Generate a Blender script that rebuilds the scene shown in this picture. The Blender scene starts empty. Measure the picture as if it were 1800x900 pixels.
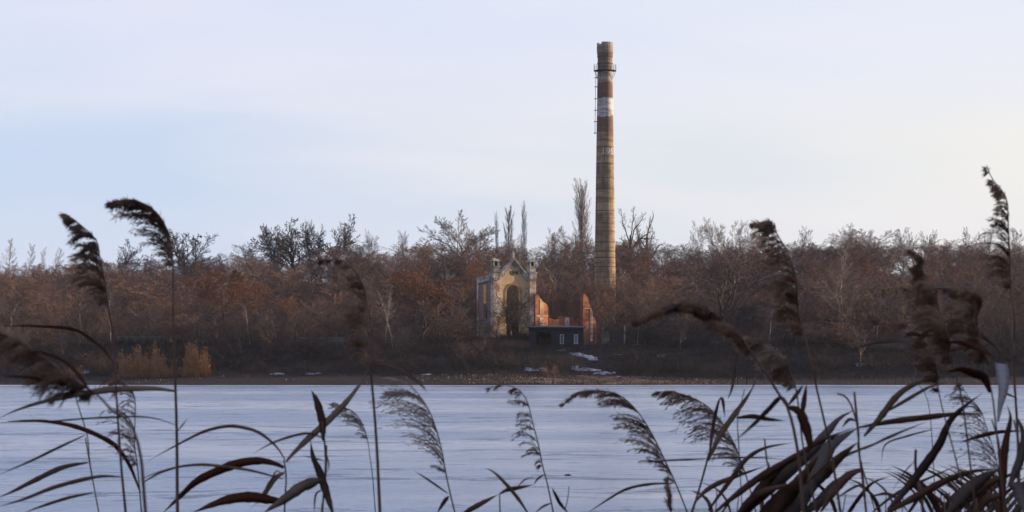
import bpy, math, random
import numpy as np
from math import radians as R, sin, cos, pi, sqrt

# ------------------------------------------------------------------ camera, light
F, CX, HZ, H = 4250.0, 900.0, 626.0, 4.0      # pixels of focal length, centre column, horizon row, eye height
C = bpy.context.scene.collection
sc = bpy.context.scene
cam = bpy.data.cameras.new('camera'); co = bpy.data.objects.new('camera', cam); C.objects.link(co)
cam.lens = 85; cam.sensor_width = 36; cam.shift_y = (HZ-450)/1800.0
cam.clip_start = 0.1; cam.clip_end = 20000
co.location = (0, 0, H); co.rotation_euler = (R(90), 0, 0)
cam.dof.use_dof = True; cam.dof.focus_distance = 380; cam.dof.aperture_fstop = 21
sc.camera = co
HAZE = 0.00006
SUN_AZ, SUN_EL = 74.0, 9.5                    # azimuth clockwise from the view direction (+Y)
sun = bpy.data.lights.new('sun', 'SUN'); so = bpy.data.objects.new('sun', sun); C.objects.link(so)
sun.energy = 5.0; sun.angle = R(0.6); sun.color = (1.0, 0.71, 0.45)
so.rotation_euler = (R(90-SUN_EL), 0, R(180-SUN_AZ) )
so.location = (200, 60, 80)
sc.view_settings.view_transform = 'Standard'; sc.view_settings.look = 'None'
sc.view_settings.exposure = 0.64; sc.view_settings.gamma = 1.0
sc.render.film_transparent = False

w = bpy.data.worlds.new('World'); sc.world = w; w.use_nodes = True
nt = w.node_tree; nt.nodes.clear()
def N(t, **k):
    n = nt.nodes.new(t)
    for a, b in k.items(): setattr(n, a, b)
    return n
def Lk(a, b): nt.links.new(a, b)
out = N('ShaderNodeOutputWorld'); bg = N('ShaderNodeBackground'); sky = N('ShaderNodeTexSky', sky_type='NISHITA')
sky.sun_disc = False; sky.sun_elevation = R(SUN_EL); sky.sun_rotation = R(SUN_AZ)
sky.air_density = 1.0; sky.dust_density = 1.2; sky.ozone_density = 1.5
bg.inputs['Strength'].default_value = 0.10
tc = N('ShaderNodeTexCoord'); sep = N('ShaderNodeSeparateXYZ'); Lk(tc.outputs['Generated'], sep.inputs[0])
def ramp(inp, stops, interp='EASE'):
    r = N('ShaderNodeValToRGB'); r.color_ramp.interpolation = interp
    e = r.color_ramp.elements
    while len(e) < len(stops): e.new(0.5)
    for i, (p, c) in enumerate(stops):
        e[i].position = p; e[i].color = (c[0], c[1], c[2], 1)
    Lk(inp, r.inputs[0]); return r.outputs[0]
def maprange(inp, a, b, c=0., d=1.):
    m = N('ShaderNodeMapRange'); Lk(inp, m.inputs[0])
    for i, v in enumerate((a, b, c, d)): m.inputs[i+1].default_value = v
    return m.outputs[0]
def mixc(f, a, b):
    m = N('ShaderNodeMix', data_type='RGBA')
    if hasattr(f, 'links'): Lk(f, m.inputs[0])
    else: m.inputs[0].default_value = f
    for s, v in ((6, a), (7, b)):
        if hasattr(v, 'links'): Lk(v, m.inputs[s])
        else: m.inputs[s].default_value = (*v, 1)
    return m.outputs[2]
# high thin cloud veil: its colour by height above the horizon and by side (towards the sun it is creamier)
elev = maprange(sep.outputs['Z'], 0.0, 0.30)
K = 8.0
def kc(r, g, b):                              # sRGB bytes -> linear / strength
    f = lambda v: ((v/255+0.055)/1.055)**2.4 if v > 10 else v/255/12.92
    return (f(r)*K, f(g)*K, f(b)*K)
veilL = ramp(elev, [(0.0, kc(208, 212, 228)), (0.10, kc(200, 209, 229)), (0.26, kc(187, 202, 227)), (0.42, kc(205, 211, 231)), (0.6, kc(205, 211, 232)), (1.0, kc(150, 170, 212))])
veilR = ramp(elev, [(0.0, kc(218, 221, 230)), (0.12, kc(225, 223, 224)), (0.28, kc(228, 225, 221)), (0.42, kc(217, 220, 231)), (0.6, kc(207, 216, 234)), (1.0, kc(165, 182, 215))])
side = maprange(sep.outputs['X'], -0.16, 0.22)
mp = N('ShaderNodeMapping'); Lk(tc.outputs['Generated'], mp.inputs[0]); mp.inputs['Scale'].default_value = (4, 4, 24); mp.inputs['Rotation'].default_value = (0.0, R(2.0), 0)
nz = N('ShaderNodeTexNoise'); Lk(mp.outputs[0], nz.inputs[0]); nz.inputs['Scale'].default_value = 1.6; nz.inputs['Detail'].default_value = 3; nz.inputs['Roughness'].default_value = 0.42; nz.inputs['Distortion'].default_value = 0.4
ad = N('ShaderNodeMath', operation='MULTIPLY_ADD'); Lk(nz.outputs['Fac'], ad.inputs[0]); ad.inputs[1].default_value = 0.6; ad.inputs[2].default_value = -0.30
ad2 = N('ShaderNodeMath', operation='ADD', use_clamp=True); Lk(side, ad2.inputs[0]); Lk(ad.outputs[0], ad2.inputs[1])
veil = mixc(ad2.outputs[0], veilL, veilR)
warm = maprange(nz.outputs['Fac'], 0.45, 0.75, 0.0, 0.35)
veil = mixc(warm, veil, kc(226, 222, 232))
hi = maprange(sep.outputs['Z'], 0.22, 0.85)
veil = mixc(hi, veil, kc(108, 130, 180))
back = maprange(sep.outputs['Y'], 0.3, -0.7)
veil = mixc(back, veil, kc(150, 150, 164))
col = mixc(0.90, sky.outputs[0], veil)
Lk(col, bg.inputs['Color']); Lk(bg.outputs[0], out.inputs[0])

# ------------------------------------------------------------------ helpers
def tag(o, label=None, cat=None, group=None, kind=None):
    if label: o['label'] = label
    if cat: o['category'] = cat
    if group: o['group'] = group
    if kind: o['kind'] = kind
    return o
def empty(name, loc=(0, 0, 0), rz=0.0):
    o = bpy.data.objects.new(name, None); C.objects.link(o); o.location = loc; o.rotation_euler = (0, 0, rz); o.empty_display_size = 0.2
    return o
def W(px, py, Y):                             # a point of the place from where it shows and how far off it is
    return ((px-CX)/F*Y, Y, H+(HZ-py)/F*Y)

class MB:
    """collects vertices and faces for one mesh"""
    def __init__(s): s.v = []; s.f = []; s.n = 0; s.m = []
    def add(s, verts, faces, mi=0):
        verts = np.asarray(verts, float).reshape(-1, 3)
        for f in faces: s.f.append([i+s.n for i in f]); s.m.append(mi)
        s.v.append(verts); s.n += len(verts)
    def box(s, cx, cy, cz, sx, sy, sz, rz=0.0, mi=0):
        p = np.array([(a*sx/2, b*sy/2, c*sz/2) for a in (-1, 1) for b in (-1, 1) for c in (-1, 1)])
        c_, s_ = cos(rz), sin(rz)
        q = np.stack([p[:, 0]*c_-p[:, 1]*s_+cx, p[:, 0]*s_+p[:, 1]*c_+cy, p[:, 2]+cz], 1)
        s.add(q, [(0, 1, 3, 2), (4, 6, 7, 5), (0, 4, 5, 1), (2, 3, 7, 6), (0, 2, 6, 4), (1, 5, 7, 3)], mi)
    def prism(s, poly, y0, y1, mi=0):          # poly in XZ extruded along Y
        n = len(poly)
        v = [(x, y0, z) for x, z in poly]+[(x, y1, z) for x, z in poly]
        fs = [tuple(range(n)), tuple(range(2*n-1, n-1, -1))]+[(i, i+n, (i+1) % n+n, (i+1) % n) for i in range(n)]
        s.add(v, fs, mi)
    def tube(s, pts, rads, n=8, cap=True, mi=0):
        pts = np.asarray(pts, float); m = len(pts)
        T = np.gradient(pts, axis=0); T /= np.linalg.norm(T, axis=1)[:, None]+1e-9
        up = np.array([0, 0, 1.0]) if abs(T[0][2]) < 0.9 else np.array([1.0, 0, 0])
        u = np.cross(T[0], up); u /= np.linalg.norm(u); V = []
        for i in range(m):
            u = u-T[i]*np.dot(u, T[i]); u /= np.linalg.norm(u); b = np.cross(T[i], u)
            for k in range(n):
                a = 2*pi*k/n; V.append(pts[i]+(u*cos(a)+b*sin(a))*rads[i])
        fs = [(i*n+k, i*n+(k+1) % n, (i+1)*n+(k+1) % n, (i+1)*n+k) for i in range(m-1) for k in range(n)]
        if cap: fs += [tuple(range(n-1, -1, -1)), tuple(range((m-1)*n, m*n))]
        s.add(V, fs, mi)
    def ring(s, prof, n=48, a0=0, mi=0, cx=0, cy=0):   # lathe of (r,z) profile
        V = [(cx+r*cos(2*pi*k/n), cy+r*sin(2*pi*k/n), z) for r, z in prof for k in range(n)]
        m = len(prof)
        s.add(V, [(i*n+k, i*n+(k+1) % n, (i+1)*n+(k+1) % n, (i+1)*n+k) for i in range(m-1) for k in range(n)], mi)
    def build(s, name, mats, parent=None, smooth=False, loc=(0, 0, 0)):
        me = bpy.data.meshes.new(name)
        V = np.concatenate(s.v)-np.asarray(loc)*0
        me.from_pydata(V.tolist(), [], s.f)
        if not isinstance(mats, (list, tuple)): mats = [mats]
        for m in mats: me.materials.append(m)
        if len(mats) > 1: me.polygons.foreach_set('material_index', np.array(s.m, np.int32))
        if smooth: me.polygons.foreach_set('use_smooth', np.ones(len(s.f), bool))
        me.validate(); me.update()
        o = bpy.data.objects.new(name, me); C.objects.link(o)
        if parent: o.parent = parent
        o.location = loc if not parent else (0, 0, 0)
        return o

def fast_mesh(name, V, Q, mat, smooth=False):
    """V (n,3) array, Q (m,k) array of faces with k corners"""
    me = bpy.data.meshes.new(name); k = Q.shape[1]
    me.vertices.add(len(V)); me.vertices.foreach_set('co', np.ascontiguousarray(V, np.float32).ravel())
    me.loops.add(Q.size); me.loops.foreach_set('vertex_index', np.ascontiguousarray(Q, np.int32).ravel())
    me.polygons.add(len(Q)); me.polygons.foreach_set('loop_start', np.arange(0, Q.size, k, dtype=np.int32))
    me.polygons.foreach_set('use_smooth', np.full(len(Q), smooth, bool))
    me.update(calc_edges=True); me.validate()
    me.materials.append(mat)
    return me
def seg_mesh(P0, P1, r0, r1, sides=3):
    """many tapered sticks at once -> V, Q"""
    P0, P1 = np.asarray(P0, float), np.asarray(P1, float); n = len(P0)
    d = P1-P0; L = np.linalg.norm(d, axis=1)[:, None]+1e-9; d = d/L
    ref = np.where(np.abs(d[:, 2:3]) < 0.9, np.array([[0, 0, 1.0]]), np.array([[1.0, 0, 0]]))
    u = np.cross(d, ref); u /= np.linalg.norm(u, axis=1)[:, None]+1e-9; b = np.cross(d, u)
    rows = []
    for P, r in ((P0, np.asarray(r0)), (P1, np.asarray(r1))):
        for k in range(sides):
            a = 2*pi*k/sides; rows.append(P+(u*cos(a)+b*sin(a))*r[:, None])
    V = np.stack(rows, 1).reshape(-1, 3)
    base = (np.arange(n)*2*sides)[:, None]
    Q = np.concatenate([base+np.array([[k, (k+1) % sides, sides+(k+1) % sides, sides+k]]) for k in range(sides)], 0)
    return V, Q

# ------------------------------------------------------------------ materials
def mat(name, c1, c2=None, scale=4.0, rough=0.85, c3=None, detail=6, bump=0.0, bscale=None, objrand=None, spec=0.3, stretch=(1, 1, 1), lo=0.35, hi=0.65, trans=0.0, coord='Object'):
    global nt
    m = bpy.data.materials.new(name); m.use_nodes = True; nt = m.node_tree
    p = nt.nodes['Principled BSDF']; p.inputs['Roughness'].default_value = rough; p.inputs['Specular IOR Level'].default_value = spec
    if c2 is None: c2 = tuple(x*0.8 for x in c1)
    t = N('ShaderNodeTexCoord'); mp = N('ShaderNodeMapping'); Lk(t.outputs[coord], mp.inputs[0]); mp.inputs['Scale'].default_value = stretch
    n1 = N('ShaderNodeTexNoise'); n1.inputs['Scale'].default_value = scale; n1.inputs['Detail'].default_value = detail; Lk(mp.outputs[0], n1.inputs[0])
    c = mixc(maprange(n1.outputs['Fac'], lo, hi), c1, c2)
    if c3:
        n2 = N('ShaderNodeTexNoise'); n2.inputs['Scale'].default_value = scale*0.23; n2.inputs['Detail'].default_value = 4; Lk(mp.outputs[0], n2.inputs[0])
        c = mixc(maprange(n2.outputs['Fac'], 0.48, 0.62), c, c3)
    if objrand:
        oi = N('ShaderNodeObjectInfo'); c = mixc(maprange(oi.outputs['Random'], 0.25, 1.0, 0, 1), c, objrand)
    Lk(c, p.inputs['Base Color'])
    if bump:
        n3 = N('ShaderNodeTexNoise'); n3.inputs['Scale'].default_value = bscale or scale*3; n3.inputs['Detail'].default_value = 5; Lk(mp.outputs[0], n3.inputs[0])
        b = N('ShaderNodeBump'); b.inputs['Strength'].default_value = bump; b.inputs['Distance'].default_value = 0.05; Lk(n3.outputs['Fac'], b.inputs['Height']); Lk(b.outputs[0], p.inputs['Normal'])
    if trans:
        tr = N('ShaderNodeBsdfTranslucent'); Lk(c, tr.inputs[0]); mx = N('ShaderNodeMixShader'); mx.inputs[0].default_value = trans
        Lk(p.outputs[0], mx.inputs[1]); Lk(tr.outputs[0], mx.inputs[2]); Lk(mx.outputs[0], nt.nodes['Material Output'].inputs['Surface'])
    return m
M = {}
M['bark'] = mat('dark_bark', (0.10, 0.08, 0.068), (0.065, 0.053, 0.047), 3)
M['bark_grey'] = mat('grey_bark', (0.14, 0.115, 0.10), (0.08, 0.068, 0.062), 3)
M['bark_mid'] = mat('greyish_birch_bark', (0.27, 0.24, 0.21), (0.16, 0.145, 0.13), 2.5)
M['bark_pale'] = mat('pale_bark', (0.46, 0.43, 0.39), (0.26, 0.24, 0.22), 2.5)
M['twig_red'] = mat('reddish_twigs', (0.24, 0.142, 0.105), (0.165, 0.104, 0.083), 0.6, objrand=(0.20, 0.142, 0.12))
M['twig_brown'] = mat('brown_twigs', (0.19, 0.138, 0.108), (0.14, 0.104, 0.088), 0.6, objrand=(0.22, 0.143, 0.105))
M['twig_grey'] = mat('grey_twigs', (0.16, 0.13, 0.118), (0.11, 0.094, 0.09), 0.6, objrand=(0.11, 0.08, 0.075))
M['twig_dark'] = mat('dark_twigs', (0.06, 0.048, 0.046), (0.045, 0.037, 0.037), 0.6)
M['twig_pale'] = mat('pale_twigs', (0.30, 0.255, 0.22), (0.2, 0.17, 0.15), 0.6)
M['rust'] = mat('rusty_leaves', (0.44, 0.22, 0.095), (0.30, 0.145, 0.065), 1.2, objrand=(0.32, 0.16, 0.085))
M['brush'] = mat('brushwood', (0.13, 0.088, 0.07), (0.075, 0.056, 0.05), 0.12, c3=(0.16, 0.095, 0.068))

# ------------------------------------------------------------------ terrain
rng = np.random.default_rng(7); random.seed(7)
YP = [-400, -60, 0, 3, 6, 10, 13, 16, 60, 318, 333.5, 342, 346, 358, 372, 380, 400, 440, 520, 600, 680, 900, 6000]
ZP = [4.0, 3.0, 2.3, 2.0, 1.5, 0.7, 0.15, -0.4, -2.0, -1.2, 0.02, 0.75, 1.3, 3.6, 5.0, 5.9, 6.8, 9.3, 15.0, 20.5, 22.0, 22.0, 22.0]
_ph = rng.uniform(0, 6.28, 24); _k = rng.uniform(0.015, 0.16, 24); _a = rng.uniform(0, 6.28, 24)
def ground(x, y):
    x = np.asarray(x, float); y = np.asarray(y, float)
    z = np.interp(y, YP, ZP)
    px = CX+x/np.maximum(y, 300)*F
    k = np.interp(px, [-600, 0, 250, 450, 750, 1050, 1200, 1500, 1800, 2400], [0.66, 0.72, 0.74, 0.80, 0.93, 1.0, 0.93, 1.0, 0.97, 1.0])
    far = y > 380
    z = np.where(far, 5.9+(z-5.9)*k, z)
    n = sum(np.sin(_k[i]*(x*cos(_a[i])+y*sin(_a[i]))+_ph[i])/(1+12*_k[i]) for i in range(24))
    amp = np.interp(y, [-50, 330, 345, 370, 385, 420, 600], [0.02, 0.02, 0.10, 0.22, 0.12, 0.35, 0.6])
    z = z+n*amp
    # unseen bluff added on the right of the near bank to shade the reeds
    bl = np.clip((x-9-np.maximum(y, 0)*0.30)/14, 0, 1)*np.clip((34-y)/12, 0, 1)
    return z+bl*bl*(3-2*bl)*11
def g1(x, y): return float(ground(x, y))

xs = np.unique(np.concatenate([np.linspace(-6000, -220, 14), np.linspace(-220, 220, 177), np.linspace(-20, 60, 60), np.linspace(220, 6000, 14)]))
ys = np.unique(np.concatenate([np.linspace(-400, -20, 8), np.linspace(-20, 40, 50), np.linspace(40, 320, 24), np.linspace(320, 400, 100), np.linspace(400, 700, 90), np.linspace(700, 6500, 14)]))
X, Y = np.meshgrid(xs, ys); Z = ground(X, Y)
V = np.stack([X, Y, Z], -1).reshape(-1, 3); nx = len(xs)
ii, jj = np.meshgrid(np.arange(len(ys)-1), np.arange(nx-1), indexing='ij'); b = (ii*nx+jj).ravel()
Q = np.stack([b, b+1, b+nx+1, b+nx], 1)
mg = mat('ground', (0.045, 0.035, 0.030), (0.022, 0.019, 0.018), 0.9, c3=(0.06, 0.042, 0.03), bump=0.6, bscale=2.0, rough=0.95, spec=0.1)
go = bpy.data.objects.new('ground', fast_mesh('ground', V, Q, mg, True)); C.objects.link(go)
tag(go, 'dark leaf-littered ground of the near bank and the wooded far slope', 'ground', kind='structure')

# beach strip on the far shore
def strip(name, x0, x1, y0, y1, dz, m, nx=200, ny=8, edge=0.0, flat=None):
    X, Yv = np.meshgrid(np.linspace(x0, x1, nx), np.linspace(0, 1, ny))
    e0 = edge*sum(np.sin(X*q+p) for q, p in ((0.11, 1), (0.29, 2), (0.7, 0.3)))/3; e1 = edge*sum(np.sin(X*q+p) for q, p in ((0.17, 2), (0.37, 5), (0.9, 1.3)))/3
    Yy = (y0+e0)*(1-Yv)+(y1+e1)*Yv
    Z = ground(X, Yy)+dz if flat is None else np.full_like(X, flat)
    V = np.stack([X, Yy, Z], -1).reshape(-1, 3)
    ii, jj = np.meshgrid(np.arange(ny-1), np.arange(nx-1), indexing='ij'); b = (ii*nx+jj).ravel()
    o = bpy.data.objects.new(name, fast_mesh(name, V, np.stack([b, b+1, b+nx+1, b+nx], 1), m, True)); C.objects.link(o); return o
m_beach = mat('beach_gravel', (0.06, 0.048, 0.042), (0.03, 0.025, 0.024), 1.6, c3=(0.05, 0.038, 0.033), bump=0.8, rough=0.95, spec=0.1)
tag(strip('beach', -220, 220, 332.5, 344, 0.05, m_beach, 500, 10, 0.8), 'brown gravel beach at the foot of the far bank', 'beach', kind='structure')

# ------------------------------------------------------------------ water
m = bpy.data.materials.new('lake_water'); m.use_nodes = True; nt = m.node_tree
p = nt.nodes['Principled BSDF']
t = N('ShaderNodeTexCoord')
def wnoise(sx, sy, det, ro, dist=0.0, off=0.0):
    mp_ = N('ShaderNodeMapping'); Lk(t.outputs['Object'], mp_.inputs[0]); mp_.inputs['Scale'].default_value = (sx, sy, 1); mp_.inputs['Location'].default_value = (off, off*2, 0)
    n_ = N('ShaderNodeTexNoise'); Lk(mp_.outputs[0], n_.inputs[0]); n_.inputs['Scale'].default_value = 1; n_.inputs['Detail'].default_value = det; n_.inputs['Roughness'].default_value = ro; n_.inputs['Distortion'].default_value = dist
    return n_.outputs['Fac']
big = wnoise(.02, .035, 3, .5); mid = wnoise(.14, .22, 9, .78, .3, 7); fin = wnoise(1.1, 2.0, 6, .65, 0, 3)
c = mixc(maprange(big, .42, .60), (0.25, 0.36, 0.54), (0.52, 0.60, 0.71))  # pale sky sheen and dark ripple streaks are painted into the base colour
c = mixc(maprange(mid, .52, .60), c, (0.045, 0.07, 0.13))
c = mixc(maprange(wnoise(.05, .12, 8, .7, .2, 21), .60, .68), c, (0.62, 0.62, 0.68))  # silvery sheen patches mixed into the colour
Lk(c, p.inputs['Base Color'])
Lk(maprange(mid, 0.4, 0.65, 0.15, 0.30), p.inputs['Roughness'])
p.inputs['Specular IOR Level'].default_value = 0.5; p.inputs['IOR'].default_value = 1.33
bmp = N('ShaderNodeBump'); bmp.inputs['Strength'].default_value = 0.5; bmp.inputs['Distance'].default_value = 0.10; Lk(fin, bmp.inputs['Height'])
bm2 = N('ShaderNodeBump'); bm2.inputs['Strength'].default_value = 0.5; bm2.inputs['Distance'].default_value = 0.35; Lk(mid, bm2.inputs['Height']); Lk(bmp.outputs[0], bm2.inputs['Normal']); Lk(bm2.outputs[0], p.inputs['Normal'])
M['water'] = m
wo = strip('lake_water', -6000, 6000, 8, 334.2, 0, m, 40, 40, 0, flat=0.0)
tag(wo, 'pale blue-grey rippled lake water between the two banks', 'water', kind='structure')
m_ice = mat('shore_ice', (0.78, 0.78, 0.82), (0.45, 0.48, 0.56), 0.12, rough=0.5)
tag(strip('ice', -220, 220, 327, 333.8, 0, m_ice, 500, 6, 1.2, flat=0.012), 'thin white rim of ice along the far waterline', 'ice', kind='structure')

# ------------------------------------------------------------------ tree generator
class TG:
    def __init__(s, seed): s.r = random.Random(seed); s.wood = []; s.crown = []
    def grow(s, p, d, L, r, lev, P):
        rnd = s.r; n = P['seg'][lev]; st = L/n; g = P['gnarl'][lev]; up = P['up'][lev]
        out = s.wood if lev <= P.get('woodlev', 1) else s.crown
        pts = [p]; dirs = [d]; rr = [r]
        for i in range(n):
            d = (d[0]+rnd.gauss(0, g), d[1]+rnd.gauss(0, g), d[2]+rnd.gauss(0, g)+up)
            q = sqrt(d[0]**2+d[1]**2+d[2]**2); d = (d[0]/q, d[1]/q, d[2]/q)
            p2 = (p[0]+d[0]*st, p[1]+d[1]*st, p[2]+d[2]*st)
            r2 = max(r*(1-(i+1)/n*P['taper'][lev]), P['rmin'])
            out.append((p, p2, rr[-1], r2)); p = p2; pts.append(p); dirs.append(d); rr.append(r2)
        if lev+1 >= len(P['n']): return
        nc = P['n'][lev+1]
        for c in range(nc):
            t0 = P['start'][lev]; t = t0+(1-t0)*(c+rnd.random()*0.9)/nc
            i = min(int(t*n), n-1); f = t*n-i
            a, b2 = pts[i], pts[i+1]; q = tuple(a[k]+(b2[k]-a[k])*f for k in range(3)); dd = dirs[i+1]
            ang = P['ang'][lev+1]*(0.75+rnd.random()*0.5)
            ang *= 1.15-0.5*t
            az = c*2.4+rnd.random()*1.5
            ref = (0, 0, 1) if abs(dd[2]) < 0.9 else (1, 0, 0)
            u = (dd[1]*ref[2]-dd[2]*ref[1], dd[2]*ref[0]-dd[0]*ref[2], dd[0]*ref[1]-dd[1]*ref[0])
            q_ = sqrt(sum(k*k for k in u)); u = tuple(k/q_ for k in u)
            v = (dd[1]*u[2]-dd[2]*u[1], dd[2]*u[0]-dd[0]*u[2], dd[0]*u[1]-dd[1]*u[0])
            nd = tuple(dd[k]*cos(ang)+(u[k]*cos(az)+v[k]*sin(az))*sin(ang) for k in range(3))
            prof = P['prof'](t) if lev == 0 else (1.1-0.6*t)
            s.grow(q, nd, L*P['len'][lev+1]*prof*(0.8+0.4*rnd.random()), rr[i]*P['rad'][lev+1], lev+1, P)
KINDS = {}
def species(kind, seeds, P, stems=1, hmul=1.0):
    """trees of a kind, 10 m tall at scale 1; returns (trunk mesh verts, crown mesh verts)"""
    outl = []
    for sd in seeds:
        g = TG(sd)
        for k in range(stems):
            if stems == 1: d = (g.r.gauss(0, .04), g.r.gauss(0, .04), 1)
            else:
                a = 2*pi*k/stems+g.r.random(); tl = 0.12+0.3*g.r.random(); d = (cos(a)*tl, sin(a)*tl, 1)
            g.grow((0, 0, -0.3), d, P['H']*(1 if stems == 1 else 0.75+0.35*g.r.random()), P['r0'], 0, P)
        outl.append(g)
    KINDS[kind] = outl
rm = 0.009
species('wood', [11, 12, 13, 14, 15], dict(H=7.6, r0=0.11, seg=[7, 5, 4, 2, 1], n=[1, 14, 9, 8, 6], gnarl=[.08, .12, .12, .14, .10], up=[.01, .07, .05, .04, .03], taper=[.8, .8, .8, .7, .6],
        start=[.22, .2, .15, .1], ang=[0, .85, .75, .7, .6], len=[1, .50, .52, .46, .55], rad=[1, .5, .5, .5, .6], prof=lambda t: 1.05-0.25*t, rmin=rm, woodlev=1))
species('vase', [21, 22, 23, 24], dict(H=6.8, r0=0.07, seg=[6, 4, 3, 1], n=[1, 13, 10, 9], gnarl=[.07, .11, .12, .12], up=[.04, .07, .06, .04], taper=[.8, .8, .7, .6],
        start=[.25, .15, .1], ang=[0, .7, .7, .7], len=[1, .46, .46, .5], rad=[1, .5, .5, .6], prof=lambda t: 1.1-0.6*t, rmin=rm, woodlev=0), stems=5)
species('birch', [31, 32, 33], dict(H=9.6, r0=0.10, seg=[8, 5, 3, 1], n=[1, 20, 8, 7], gnarl=[.04, .08, .12, .12], up=[.01, .05, .0, -.03], taper=[.88, .8, .7, .6],
        start=[.35, .15, .1], ang=[0, .65, .6, .6], len=[1, .27, .45, .5], rad=[1, .38, .5, .6], prof=lambda t: 1.1-0.75*t, rmin=rm, woodlev=0))
species('oak', [41, 42, 43], dict(H=5.2, r0=0.22, seg=[5, 6, 5, 3, 1], n=[1, 13, 9, 8, 6], gnarl=[.1, .20, .22, .2, .1], up=[.0, .05, .03, .03, 0], taper=[.6, .75, .8, .7, .6],
        start=[.45, .25, .15, .1], ang=[0, .95, .75, .7, .6], len=[1, .86, .42, .42, .45], rad=[1, .5, .5, .45, .6], prof=lambda t: 1.0-0.15*t, rmin=0.014, woodlev=1))
species('poplar', [51, 52], dict(H=10, r0=0.11, seg=[8, 5, 3, 1], n=[1, 46, 8, 6], gnarl=[.02, .05, .08, .1], up=[.02, .12, .12, .08], taper=[.9, .8, .7, .6],
        start=[.12, .1, .1], ang=[0, .40, .35, .4], len=[1, .24, .38, .5], rad=[1, .32, .5, .6], prof=lambda t: 0.55+1.5*t*(1-t)+0.15, rmin=rm, woodlev=0))
species('gnarl', [61, 62], dict(H=6.0, r0=0.30, seg=[6, 7, 5, 2], n=[1, 8, 9, 8], gnarl=[.14, .28, .2, .15], up=[.0, .14, .06, .05], taper=[.5, .7, .8, .6],
        start=[.35, .3, .1], ang=[0, .95, .8, .7], len=[1, .62, .26, .5], rad=[1, .55, .35, .5], prof=lambda t: 1.0, rmin=0.014, woodlev=1))
species('fork', [71, 72], dict(H=3.8, r0=0.20, seg=[4, 8, 5, 3, 1], n=[1, 5, 8, 6, 4], gnarl=[.05, .16, .16, .16, .1], up=[.0, .07, .04, .03, 0], taper=[.35, .75, .8, .7, .6],
        start=[.75, .25, .15, .1], ang=[0, .75, .7, .7, .6], len=[1, 1.75, .36, .42, .45], rad=[1, .6, .42, .45, .6], prof=lambda t: 1.0, rmin=0.013, woodlev=1))
MESH = {}
def tree_mesh(kind, v, wm, cm, leaves=0, lm=None, seed=0):
    key = (kind, v, wm, cm, leaves)
    if key in MESH: return MESH[key]
    g = KINDS[kind][v]
    a = np.array([[*s[0], *s[1], s[2], s[3]] for s in g.wood]); V, Q = seg_mesh(a[:, :3], a[:, 3:6], a[:, 6], a[:, 7], 6)
    t = fast_mesh('trunk', V, Q, M[wm], True)
    a = np.array([[*s[0], *s[1], s[2], s[3]] for s in g.crown]); V, Q = seg_mesh(a[:, :3], a[:, 3:6], a[:, 6], a[:, 7], 3)
    c = fast_mesh('crown', V, Q, M[cm])
    lf = None
    if leaves:                                # withered leaves still hanging on the fine twigs
        rg = np.random.default_rng(seed+5); idx = rg.integers(len(a)//3, len(a), leaves); tt = rg.random(leaves)[:, None]
        P = a[idx, :3]*(1-tt)+a[idx, 3:6]*tt; u = rg.normal(size=(leaves, 3)); u /= np.linalg.norm(u, axis=1)[:, None]
        vv = np.cross(u, rg.normal(size=(leaves, 3))); vv /= np.linalg.norm(vv, axis=1)[:, None]
        s1 = rg.uniform(.03, .065, leaves)[:, None]; s2 = s1*0.6
        V = np.stack([P-u*s1, P+vv*s2, P+u*s1, P-vv*s2], 1).reshape(-1, 3); Q = np.arange(leaves*4).reshape(-1, 4)
        lf = fast_mesh('leaves', V, Q, M[lm])
    MESH[key] = (t, c, lf, max(s[1][2] for s in g.crown), 2*np.percentile(np.abs(a[:, [3, 4]]), 84))
    return MESH[key]
def put_tree(name, kind, v, wm, cm, x, y, height, width=None, label='', cat='tree', group=None, leaves=0, lm=None, rz=None, tilt=0):
    t, c, lf, hh, ww = tree_mesh(kind, v, wm, cm, leaves, lm, v)
    sz = height/hh; sx = width/ww if width else sz
    o = empty(name, (x, y, g1(x, y)), random.random()*6.28 if rz is None else rz); o.scale = (sx, sx, sz)
    if tilt: o.rotation_euler[1] = tilt
    tag(o, label, cat, group)
    for nm, me in (('trunk', t), ('crown', c), ('leaves', lf)):
        if me:
            q = bpy.data.objects.new(nm, me); C.objects.link(q); q.parent = o
    return o
def tree_px(name, kind, v, wm, cm, px, top, Yd, wpx=None, **k):
    x = (px-CX)/F*Yd; z = H+(HZ-top)/F*Yd
    return put_tree(name, kind, v, wm, cm, x, Yd, z-g1(x, Yd), wpx/F*Yd if wpx else None, **k)

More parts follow.
